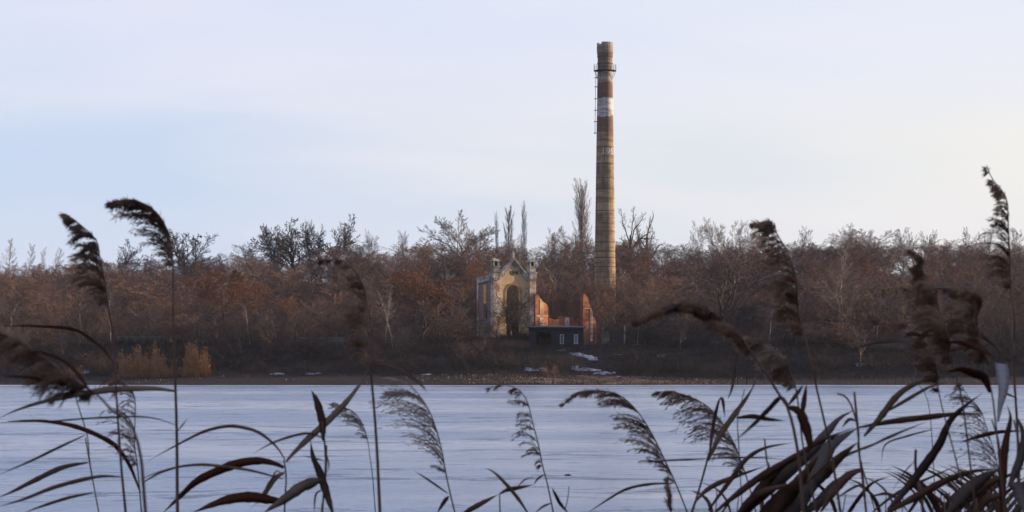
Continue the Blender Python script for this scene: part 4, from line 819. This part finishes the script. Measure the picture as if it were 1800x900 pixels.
def plume_mesh(P, L, rg, dens=1.0, drop=0.45, gap=0.0, full=1.0, wind=(-1, 0, 0), fine=1.0, tipx=.9):
    """P: rachis from base to tip; L: longest branch; one-sided sprays of spikelets blown down the wind"""
    n = 60; Pc = smooth_path(P, n); T_ = np.gradient(Pc, axis=0); T_ /= np.linalg.norm(T_, axis=1)[:, None]
    A, B, ra, rb = [], [], [], []
    wd = np.array(wind, float); SA, SB, SR = [], [], []
    nodes = int(30*dens)
    for j in range(nodes):
        t = ((j+rg.uniform(.1, .9))/nodes)**1.3
        if gap and 0.5+0.5*sin(t*38+j)*1.0 < gap*rg.random()*1.6: continue
        i = min(int(t*n), n-1); base = Pc[i]; tn = T_[i]
        prof = (min(t/.22, 1)**.6)*(1-t)**tipx*1.3+.05
        for b_ in range(rg.choice([2, 2, 3]) if t > .06 else 1):
            ln = L*prof*rg.uniform(.55, 1.1); d = tn*rg.uniform(.75, 1.1)+wd*rg.uniform(.1, .45)+np.array([rg.gauss(0, .10), rg.gauss(0, .28), rg.gauss(0, .10)])
            d /= np.linalg.norm(d); p = base.copy(); m_ = 9; st = ln/m_; sway = drop*rg.uniform(.7, 1.3)
            for q in range(m_):
                d = d+(wd*0.30+np.array([0, 0, -1.0])*sway*.55)*(.25+.9*q/m_)*.5; d /= np.linalg.norm(d); p2 = p+d*st
                r_ = .0009*(1-.7*q/m_); A.append(p); B.append(p2); ra.append(r_); rb.append(r_*.85)
                if q >= 1:
                    for s_ in range(int(rg.choice([3, 4, 4, 5])*full*(1.1-.55*t)+rg.random())):
                        f = rg.random(); o_ = p+(p2-p)*f
                        sd = d*.9+np.array([rg.gauss(-.12, .34), rg.gauss(0, .42), rg.gauss(-.20, .34)]); sd /= np.linalg.norm(sd)
                        sl = rg.uniform(.006, .0125)*fine
                        SA.append(o_+sd*sl*.2); SB.append(o_+sd*sl*1.3); SR.append(rg.uniform(.0005, .00095)*(fine**.5))
                p = p2
    SA, SB, SR = np.array(SA), np.array(SB), np.array(SR); Mi = SA*.55+SB*.45
    V, Q = seg_mesh(np.concatenate([np.array(A), SA, Mi]), np.concatenate([np.array(B), Mi, SB]), np.concatenate([np.array(ra), SR*.35, SR]), np.concatenate([np.array(rb), SR, SR*.15]), 3)
    return V, Q
def reed(label, Yd, stem, sw, leaves=(), plume=None, knobs=True, seed=0, name='reed', low=True, stemmat='stem'):
    """stem: photo points from the frame's foot upwards; the rest down to the soil is built too"""
    rg = random.Random(seed*13+5); k = Yd/F
    P = [np.array(W(a, b_, Yd)) for a, b_ in stem]
    for i, q in enumerate(P): q[1] += .10*(i/(len(P)))*rg.uniform(-.5, 1)
    dn = P[0]-P[min(1, len(P)-1)]; dn /= np.linalg.norm(dn); lean = np.clip(dn[0]/max(-dn[2], .35), -.5, .5)
    p = P[0].copy(); foot = []
    while True:
        p = p+np.array([lean*.25, .0, -.25]); lean *= .72
        if p[2] <= g1(p[0], p[1]): p[2] = g1(p[0], p[1])-.08; foot.append(p.copy()); break
        foot.append(p.copy())
        if len(foot) > 20: break
    base = foot[-1]; root = empty(name, tuple(base)); tag(root, label, 'reed')
    allp = foot[::-1]+P; Lp = len(allp)
    n = 12+6*Lp; Pc = smooth_path(allp, n); s0 = sw*k/2
    s = np.linspace(0, 1, n); i0 = (len(foot))/Lp
    rad = s0*(1.12-.25*np.clip(s, 0, 1))
    if plume: 
        j0 = (len(foot)+plume['from'])/(Lp-1); rad = rad*np.where(s > j0, np.clip(1-.72*(s-j0)/(1-j0+1e-6), .25, 1), 1)
    else: rad = rad*(1-.5*s**3)
    mb = MB(); mb.tube(Pc-base, rad, 8)
    L_ = np.concatenate([[0], np.cumsum(np.linalg.norm(np.diff(Pc, axis=0), axis=1))]); tot = L_[-1]; d_ = .12
    while knobs and d_ < tot*(j0 if plume else .97)-.05:      # swollen nodes with leaf sheaths
        i = int(np.searchsorted(L_, d_)); a = Pc[i]-base; T_ = Pc[min(i+1, n-1)]-Pc[i-1]; T_ /= np.linalg.norm(T_)
        r_ = rad[i]; hl = .05+rg.random()*.04
        mb.tube([a-T_*.007, a-T_*.002, a+T_*.003, a+T_*hl*.5, a+T_*hl], [r_*1.02, r_*1.32, r_*1.30, r_*1.22, r_*1.03], 8)
        d_ += rg.uniform(.10, .19)
    mb.build('stem', M[stemmat], root, True)
    for lf in leaves:
        pts, wd, mt_ = lf[:3]; dy = rg.uniform(-.14, .14)
        pp = [np.array(W(a, b_, Yd+dy*(i/(len(pts)-1))**1.2))-base for i, (a, b_) in enumerate(pts)]
        b2 = MB(); V, fs = leaf_mesh([q+base for q in pp], wd*k*.94, rg, roll=lf[3] if len(lf) > 3 else 0, blunt=len(lf) > 4); b2.add(np.array(V)-base, fs); b2.build('leaf', M[mt_], root, True)
    if plume:
        pl_ = P[plume['from']:]; V, Q = plume_mesh(pl_, plume['L']*k, rg, plume.get('dens', 1), plume.get('drop', .45), plume.get('gap', 0), plume.get('full', 1), plume.get('wind', (-1, 0, 0)), plume.get('fine', 1), plume.get('tipx', .9))
        o = bpy.data.objects.new('plume', fast_mesh('plume', V-base, Q, M[plume.get('mat', 'plume')])); C.objects.link(o); o.parent = root
    return root
A_ = 'leaf'; Rd = 'leaf_red'; Pa = 'leaf_pale'; Gr = 'leaf_grey'
reed('tallest reed at left with a big curled plume above the skyline', 4.6, [(312, 903), (310, 760), (307, 640), (305, 560), (303, 470), (298, 425), (287, 392), (268, 368), (240, 353), (200, 356)], 7.5,
     [([(311, 688), (270, 683), (200, 685), (140, 693), (70, 708), (22, 724), (-6, 738)], 12, Pa), ([(311, 748), (280, 737), (240, 732), (160, 735), (90, 740), (-5, 743)], 4, A_),
      ([(311, 760), (330, 735)], 3, A_)], dict(**{'from': 4}, L=112, dens=1.45, drop=.62, mat='plume', full=.95), seed=1)
reed('reed at left with a dark plume drooping over the treetops', 4.6, [(221, 903), (213, 813), (204, 690), (197, 600), (191, 535), (186, 490), (177, 455), (162, 420), (140, 392), (106, 373)], 5.5,
     [([(213, 838), (170, 838), (100, 855), (40, 878), (-8, 892)], 8, A_), ([(200, 640), (185, 616), (165, 600), (130, 579), (60, 573), (-6, 573)], 6.5, Rd)], dict(**{'from': 4}, L=88, dens=1.3, drop=.75, mat='plume', full=1.2, tipx=1.55), seed=2)
reed('thin leaning reed at far left with three slanting blades', 5.2, [(174, 903), (157, 813), (149, 767), (136, 701), (126, 650)], 4, [([(149, 765), (100, 788), (50, 812), (-6, 836)], 5, A_), ([(155, 813), (110, 822), (60, 845), (20, 865), (-6, 875)], 10, A_), ([(163, 866), (120, 875), (70, 891), (38, 903)], 6, A_)], seed=3)
reed('bent reed at left whose plume hangs over the waterline', 5.4, [(249, 903), (241, 820), (238, 780), (236, 735), (229, 695), (214, 672), (196, 660)], 4.5, [([(247, 866), (230, 822), (213, 795), (193, 776), (140, 752), (85, 741), (30, 740), (-6, 745)], 9, Rd), ([(249, 850), (280, 832), (313, 822)], 4, A_)], dict(**{'from': 1}, L=75, dens=1.0, drop=.9, mat='plume_mid', full=.9, gap=.4), seed=4)
reed('big blurred brown plume bowed over the left edge', 3.0, [(256, 903), (247, 800), (228, 745), (200, 722), (160, 694), (120, 660), (80, 636), (45, 612), (0, 590), (-40, 578)], 9, [([(150, 690), (90, 668), (40, 662), (-5, 660)], 7, Rd), ([(170, 702), (120, 640), (60, 618), (20, 640)], 6, Rd)], dict(**{'from': 4}, L=85, dens=1.0, drop=.9, mat='plume', full=1.2, fine=.9), seed=5)
reed('short reed stem left of centre with arching thin blades', 5.0, [(500, 903), (501, 842), (501, 808)], 6, [([(501, 808), (485, 784), (455, 760), (425, 751), (400, 749), (360, 758), (315, 780), (260, 810)], 6.5, A_), ([(498, 842), (440, 827), (391, 820), (351, 817), (309, 822), (262, 836), (238, 850)], 6, A_),
     ([(499, 822), (487, 816), (462, 810), (429, 812), (396, 822), (347, 845), (313, 876), (283, 905)], 17, Rd), ([(500, 830), (482, 842), (466, 866), (450, 884)], 11, Pa), ([(503, 812), (516, 797), (544, 770), (573, 744), (602, 715), (631, 678), (648, 648)], 14, Pa),
     ([(500, 880), (478, 879), (440, 874), (396, 880), (336, 902)], 20, Rd), ([(500, 838), (486, 828), (474, 850), (455, 880), (440, 893)], 3, A_)], seed=6)
reed('knobbly reed with a dark upright top leaf left of centre', 4.8, [(566, 903), (571, 830), (570, 775), (567, 742)], 7, [([(568, 775), (566, 741), (557, 706), (547, 686)], 15, Rd), ([(585, 903), (573, 865), (562, 831), (550, 802), (546, 773)], 15, 'leaf_grey'), ([(568, 770), (545, 762), (520, 765), (480, 778), (445, 797)], 5, A_),
     ([(566, 850), (558, 846), (530, 855), (495, 880), (462, 902)], 22, Pa), ([(570, 810), (555, 806), (530, 800)], 3, A_), ([(567, 860), (555, 870), (552, 903)], 4, A_), ([(571, 790), (578, 815), (576, 830)], 3, A_)], seed=7)
reed('tall dark knobbly central reed with a ragged curled plume', 4.4, [(668, 903), (663, 800), (657, 715), (651, 640), (646, 575), (641, 525), (632, 493), (615, 466), (590, 455), (560, 458)], 8.5,
     [([(652, 640), (672, 640), (700, 648), (735, 672), (752, 690)], 9, A_)], dict(**{'from': 3}, L=78, dens=1.2, drop=.5, mat='plume_mid', full=1.1, gap=.45, tipx=1.55), seed=8)
reed('thin reed with a small sparse plume left of the tall central reed', 6.0, [(660, 903), (655, 840), (650, 800), (645, 776), (638, 750), (626, 731), (607, 717), (582, 707)], 3, (), dict(**{'from': 3}, L=52, dens=.6, drop=.5, mat='plume', full=.8, gap=.3, fine=.9), seed=9)
reed('reed with a wide pale airy plume right of the tall central reed', 5.2, [(800, 903), (790, 862), (784, 835), (777, 795), (768, 762), (755, 722), (738, 698), (715, 690), (690, 688)], 5, [([(789, 872), (782, 880), (768, 903)], 8, A_), ([(788, 868), (770, 855), (748, 840), (728, 828)], 4, A_)],
     dict(**{'from': 2}, L=150, dens=1.2, drop=.42, mat='plume_pale', full=.8, gap=.2), seed=10)
reed('slender reed with a thin plume arched over the waterline at centre', 6.0, [(973, 903), (962, 850), (954, 820), (946, 780), (936, 742), (927, 706), (910, 684), (886, 676), (860, 682)], 4.5, [([(968, 885), (955, 890), (938, 903)], 4, A_), ([(956, 834), (945, 842), (938, 852)], 4, A_)], dict(**{'from': 2}, L=48, dens=.8, drop=.9, mat='plume_mid', full=1.0, gap=.75), seed=11)
reed('snapped reed at bottom centre with a thick broken elbow', 5.4, [(879, 905), (878, 868)], 5, [([(810, 905), (840, 888), (876, 869)], 10, A_), ([(878, 868), (893, 860), (912, 857), (938, 852)], 9, A_), ([(930, 905), (910, 875), (884, 845), (868, 830), (852, 822)], 7, A_), ([(908, 857), (925, 842), (945, 840)], 3, A_)], seed=12)
reed('short dark shoot at bottom centre below the driftwood', 5.8, [(997, 905), (994, 893), (998, 875), (1000, 855)], 3.5, [([(997, 900), (985, 885), (976, 868), (970, 857)], 7, A_)], seed=13)
reed('reed with the finest full plume, curled left over the water', 5.6, [(1210, 905), (1187, 848), (1167, 805), (1147, 764), (1123, 727), (1100, 702), (1077, 690), (1048, 687), (1020, 693), (995, 710)], 5, [([(1186, 849), (1140, 851), (1100, 860), (1065, 880), (1028, 905)], 6, A_)], dict(**{'from': 1}, L=86, dens=1.25, drop=.42, mat='plume', full=1.15), seed=14)
reed('reed with a second full dark plume just right of the finest one', 5.8, [(1330, 905), (1323, 877), (1312, 836), (1294, 790), (1280, 757), (1257, 728), (1237, 710), (1208, 696), (1180, 688), (1154, 688)], 4.5, (), dict(**{'from': 2}, L=112, dens=1.3, drop=.72, mat='plume', full=1.1), seed=15)
reed('small upright pale plume low in the water right of centre', 6.4, [(1182, 935), (1180, 903), (1177, 875), (1174, 846)], 3, (), dict(**{'from': 1}, L=26, dens=.5, drop=.1, mat='plume_mid', full=.8, wind=(-.2, 0, .4)), seed=16)
reed('stout leaning reed stalk with broken blades right of the full plumes', 5.4, [(1214, 905), (1228, 868), (1241, 822), (1248, 797)], 8, [([(1245, 810), (1265, 767), (1291, 729), (1312, 700), (1328, 673)], 11, A_), ([(1247, 800), (1254, 745), (1263, 706), (1266, 700)], 7, A_), ([(1266, 700), (1270, 704), (1274, 735)], 7, Rd), ([(1222, 882), (1245, 859), (1280, 842), (1346, 819)], 10, A_), ([(1247, 806), (1200, 808), (1161, 810), (1130, 815)], 4, A_), ([(1247, 806), (1300, 804), (1352, 805), (1381, 808)], 4, A_), ([(1245, 897), (1283, 845), (1312, 807), (1346, 787), (1395, 778)], 9, A_)], seed=17)
reed('dark furry arching plume reaching far left across the bank', 3.9, [(1412, 905), (1404, 800), (1386, 722), (1366, 690), (1345, 655), (1322, 622), (1296, 590), (1268, 560), (1236, 543), (1200, 538), (1160, 549), (1122, 567)], 7.5, [([(1384, 715), (1404, 724), (1416, 750), (1423, 779), (1420, 803)], 19, Rd), ([(1386, 712), (1372, 699), (1352, 718), (1323, 747), (1291, 776)], 10, 'leaf_grey')], dict(**{'from': 5}, L=40, dens=1.6, drop=.25, mat='plume', full=2.2, wind=(-1, 0, .15)), seed=18)
reed('reed with a white fluffy plume bowed before the dark bank', 4.6, [(1436, 905), (1412, 790), (1405, 715), (1400, 682), (1392, 655), (1378, 628), (1354, 607), (1330, 597), (1306, 594)], 6, [([(1386, 712), (1401, 692), (1413, 675)], 8, A_), ([(1410, 730), (1413, 706), (1418, 674)], 10, Rd)], dict(**{'from': 3}, L=66, dens=1.4, drop=.8, mat='plume_pale', full=1.3), seed=19)
reed('tall reed at right with a long brown plume against the skyline', 4.6, [(1478, 905), (1462, 800), (1450, 745), (1438, 690), (1427, 640), (1417, 590), (1408, 540), (1398, 485), (1386, 438), (1370, 408), (1355, 393), (1334, 389)], 5.5, (), dict(**{'from': 5}, L=92, dens=1.5, drop=.7, mat='plume_mid', full=1.25, tipx=1.55), seed=20)
reed('thin bare reed with two straight blades before the pale low wall', 5.0, [(1305, 905), (1300, 800), (1296, 730), (1322, 690), (1336, 645)], 3, [([(1280, 700), (1288, 676), (1297, 608)], 5, A_)], seed=21)
reed('broken-off reed stub among the big grey blades', 5.0, [(1359, 905), (1356, 842), (1352, 810), (1349, 773)], 7, [([(1294, 735), (1323, 732), (1352, 737), (1381, 740)], 9, Rd), ([(1340, 905), (1338, 860), (1349, 830), (1352, 812)], 13, A_), ([(1352, 850), (1366, 830), (1385, 812)], 5, A_)], seed=22)
# the sheaf of broad blades
reed('thick reed under a sheaf of broad grey blades leaning right', 4.8, [(1330, 960), (1345, 905), (1362, 880)], 11, [([(1310, 905), (1330, 880), (1369, 842), (1398, 816), (1427, 790), (1455, 758), (1476, 735), (1501, 721)], 26, Gr), ([(1350, 930), (1385, 900), (1415, 860), (1440, 820), (1462, 785), (1484, 768), (1508, 752)], 44, Gr, .3), ([(1390, 910), (1420, 860), (1450, 830), (1480, 800), (1508, 777)], 24, A_), ([(1257, 900), (1300, 865), (1340, 836), (1398, 802), (1442, 775), (1500, 752)], 14, A_),
     ([(1360, 905), (1400, 868), (1440, 838), (1480, 805), (1513, 790), (1580, 764)], 8, A_), ([(1400, 910), (1440, 880), (1470, 850), (1516, 825)], 22, Gr), ([(1300, 910), (1330, 870), (1360, 830), (1400, 800)], 24, A_), ([(1330, 915), (1370, 880), (1410, 850), (1452, 812)], 34, Rd), ([(1350, 915), (1385, 870), (1400, 850), (1440, 800)], 30, A_), ([(1290, 915), (1320, 880), (1350, 862), (1390, 850)], 18, A_)], seed=23)
reed('knobbly dark reed with a hooked tip right of the broad grey blades', 4.6, [(1523, 905), (1518, 850), (1511, 800), (1507, 755), (1502, 722), (1496, 704), (1484, 695), (1472, 692)], 7, [([(1510, 751), (1565, 741), (1623, 734), (1681, 728), (1733, 727)], 12, A_), ([(1519, 767), (1551, 730), (1571, 703), (1594, 683), (1623, 669), (1652, 655)], 13, A_), ([(1551, 728), (1594, 703), (1635, 680), (1664, 673)], 7, A_), ([(1519, 790), (1565, 767), (1629, 741)], 5, A_), ([(1518, 824), (1490, 838), (1462, 868), (1440, 905)], 18, A_), ([(1520, 850), (1498, 858), (1465, 880)], 5, A_), ([(1505, 740), (1492, 738), (1480, 752)], 6, Rd)], seed=24)
reed('slim reed stem crossing the water in front of two curved blades', 5.6, [(1540, 905), (1525, 850), (1517, 812), (1508, 780)], 4, [([(1638, 755), (1594, 767), (1557, 781), (1549, 813)], 4, A_), ([(1532, 872), (1560, 868), (1580, 880), (1600, 905)], 6, A_), ([(1528, 905), (1575, 868), (1629, 842), (1690, 815)], 6, A_)], seed=25)
reed('cut-off brown reed stump standing in front of the water at right', 4.6, [(1623, 905), (1619, 859), (1616, 825), (1612, 792)], 11, [([(1560, 897), (1600, 851), (1629, 813), (1652, 779), (1669, 741), (1698, 712), (1726, 692)], 17, Gr), ([(1556, 903), (1623, 865), (1667, 842), (1710, 828), (1759, 824)], 16, A_), ([(1608, 810), (1590, 830), (1570, 860)], 2.5, A_)], seed=26, knobs=False)
reed('very thin curved reed standing alone between long blades at right', 5.8, [(1645, 905), (1641, 810), (1637, 760), (1634, 715), (1627, 690), (1618, 676)], 3, (), seed=27, knobs=False)
reed('reed with a small blurred plume before the mossy wall at right', 4.4, [(1704, 905), (1680, 800), (1665, 740), (1655, 690), (1645, 655), (1637, 625), (1622, 592), (1598, 573), (1572, 562), (1548, 562)], 5, [([(1593, 587), (1640, 589), (1675, 577), (1703, 577), (1733, 596), (1754, 615), (1760, 634)], 9, A_), ([(1640, 622), (1687, 612), (1747, 605)], 6, Pa), ([(1500, 612), (1547, 602), (1600, 601)], 4, A_)], dict(**{'from': 3}, L=46, dens=.9, drop=.6, mat='plume_mid', full=1.0, gap=.3, tipx=1.55), seed=28)
reed('reed with a tall ragged brown plume before the ruined hall', 4.3, [(1716, 905), (1703, 800), (1690, 700), (1678, 640), (1668, 590), (1656, 545), (1645, 510), (1632, 475), (1618, 455), (1604, 441)], 5.5, [([(1663, 601), (1698, 603), (1733, 619), (1757, 633)], 9, Rd)], dict(**{'from': 3}, L=74, dens=1.5, drop=.7, mat='plume_mid', full=1.2, tipx=1.55), seed=29)
reed('reed with a dense square brown plume before the right end of the hall', 4.3, [(1768, 905), (1752, 770), (1742, 690), (1735, 640), (1730, 600), (1727, 560), (1722, 532), (1708, 517), (1690, 512)], 5.5, [([(1740, 690), (1730, 664), (1710, 655), (1687, 648), (1661, 655)], 17, Rd), ([(1738, 640), (1720, 612), (1700, 605), (1680, 608)], 8, Rd)], dict(**{'from': 3}, L=84, dens=1.4, drop=.8, mat='plume_mid', full=1.4, tipx=1.55), seed=30)
reed('tallest reed at the right edge with a slim plume high in the sky', 4.8, [(1793, 905), (1789, 760), (1785, 640), (1782, 560), (1779, 510), (1776, 450), (1771, 400), (1764, 350), (1754, 312), (1739, 291)], 6.5, [([(1784, 625), (1782, 600), (1779, 580), (1782, 556)], 6, Pa), ([(1788, 700), (1765, 690), (1755, 684)], 4, A_)], dict(**{'from': 4}, L=66, dens=1.5, drop=.7, mat='plume', full=.9, gap=.35, tipx=1.55), seed=31)
reed('reed with a fine drooping plume against the water at far right', 5.4, [(1772, 905), (1765, 860), (1758, 825), (1748, 790), (1738, 760), (1724, 722), (1708, 694), (1690, 672)], 4, [([(1693, 776), (1724, 766), (1759, 759), (1803, 757)], 8, Rd), ([(1762, 840), (1740, 835), (1720, 828)], 5, A_)], dict(**{'from': 1}, L=100, dens=1.0, drop=.5, mat='plume', full=.85, gap=.45), seed=32)
reed('reed with an upright greyish-white blade at the far right', 4.4, [(1766, 905), (1760, 830), (1757, 780), (1754, 740)], 7, [([(1754, 742), (1758, 712), (1763, 680), (1760, 640)], 25, 'leaf_white', 0, True), ([(1762, 905), (1762, 830), (1768, 775), (1776, 735), (1770, 712)], 17, Rd), ([(1664, 905), (1698, 865), (1727, 842), (1757, 824)], 28, Gr), ([(1757, 840), (1735, 850), (1700, 880), (1680, 905)], 20, A_), ([(1758, 870), (1735, 878), (1715, 905)], 18, A_)], seed=33)
reed('reed with a bent pale blade at the right edge', 4.2, [(1806, 905), (1795, 860), (1790, 820), (1792, 780), (1790, 740)], 8, [([(1773, 856), (1794, 802), (1798, 764), (1785, 727)], 19, Gr), ([(1775, 852), (1792, 862), (1802, 905)], 26, 'leaf_grey'), ([(1803, 824), (1785, 826)], 5, Rd)], seed=34)
# the low dark blades that close the lower right corner
for i in range(13):
    rg = random.Random(500+i); px = 1640+i*13+rg.uniform(-8, 8); Yd = rg.uniform(4.5, 6.2); top = rg.uniform(860, 895); lv = []
    for j in range(4):
        a = rg.uniform(-1, 1); ln = rg.uniform(45, 110); sg = -1 if rg.random() < .25 else 1
        lv.append(([(px-8, 925), (px+sg*ln*.35, 905-ln*.35), (px+sg*ln*.7, 900-ln*.62), (px+sg*ln*1.05, 898-ln*.78)], rg.uniform(3, 10), rg.choice([A_, A_, Rd, Gr])))
    reed('low leafy reed shoot in the dark tangle at the bottom right corner', Yd, [(px-6, 930), (px, top)], 5, lv, seed=60+i)['group'] = 'low reed shoots in the bottom right corner'
for i, (a, b_) in enumerate(((1262, 860), (1298, 868), (1372, 862), (1428, 858), (1484, 868), (1560, 872), (1590, 866))):
    rg = random.Random(700+i); lv = []
    for j in range(4):
        ln = rg.uniform(40, 90); sg = -1 if rg.random() < .3 else 1; lv.append(([(a-8, 925), (a+sg*ln*.3, 905-ln*.35), (a+sg*ln*.6, 900-ln*.62), (a+sg*ln, 898-ln*.75)], rg.uniform(3, 10), rg.choice([A_, Rd, A_])))
    reed('low reed shoot at the foot of the big grey blades', rg.uniform(5, 6.4), [(a-6, 930), (a, b_)], 4, lv, seed=80+i)['group'] = 'low reed shoots under the broad blades'
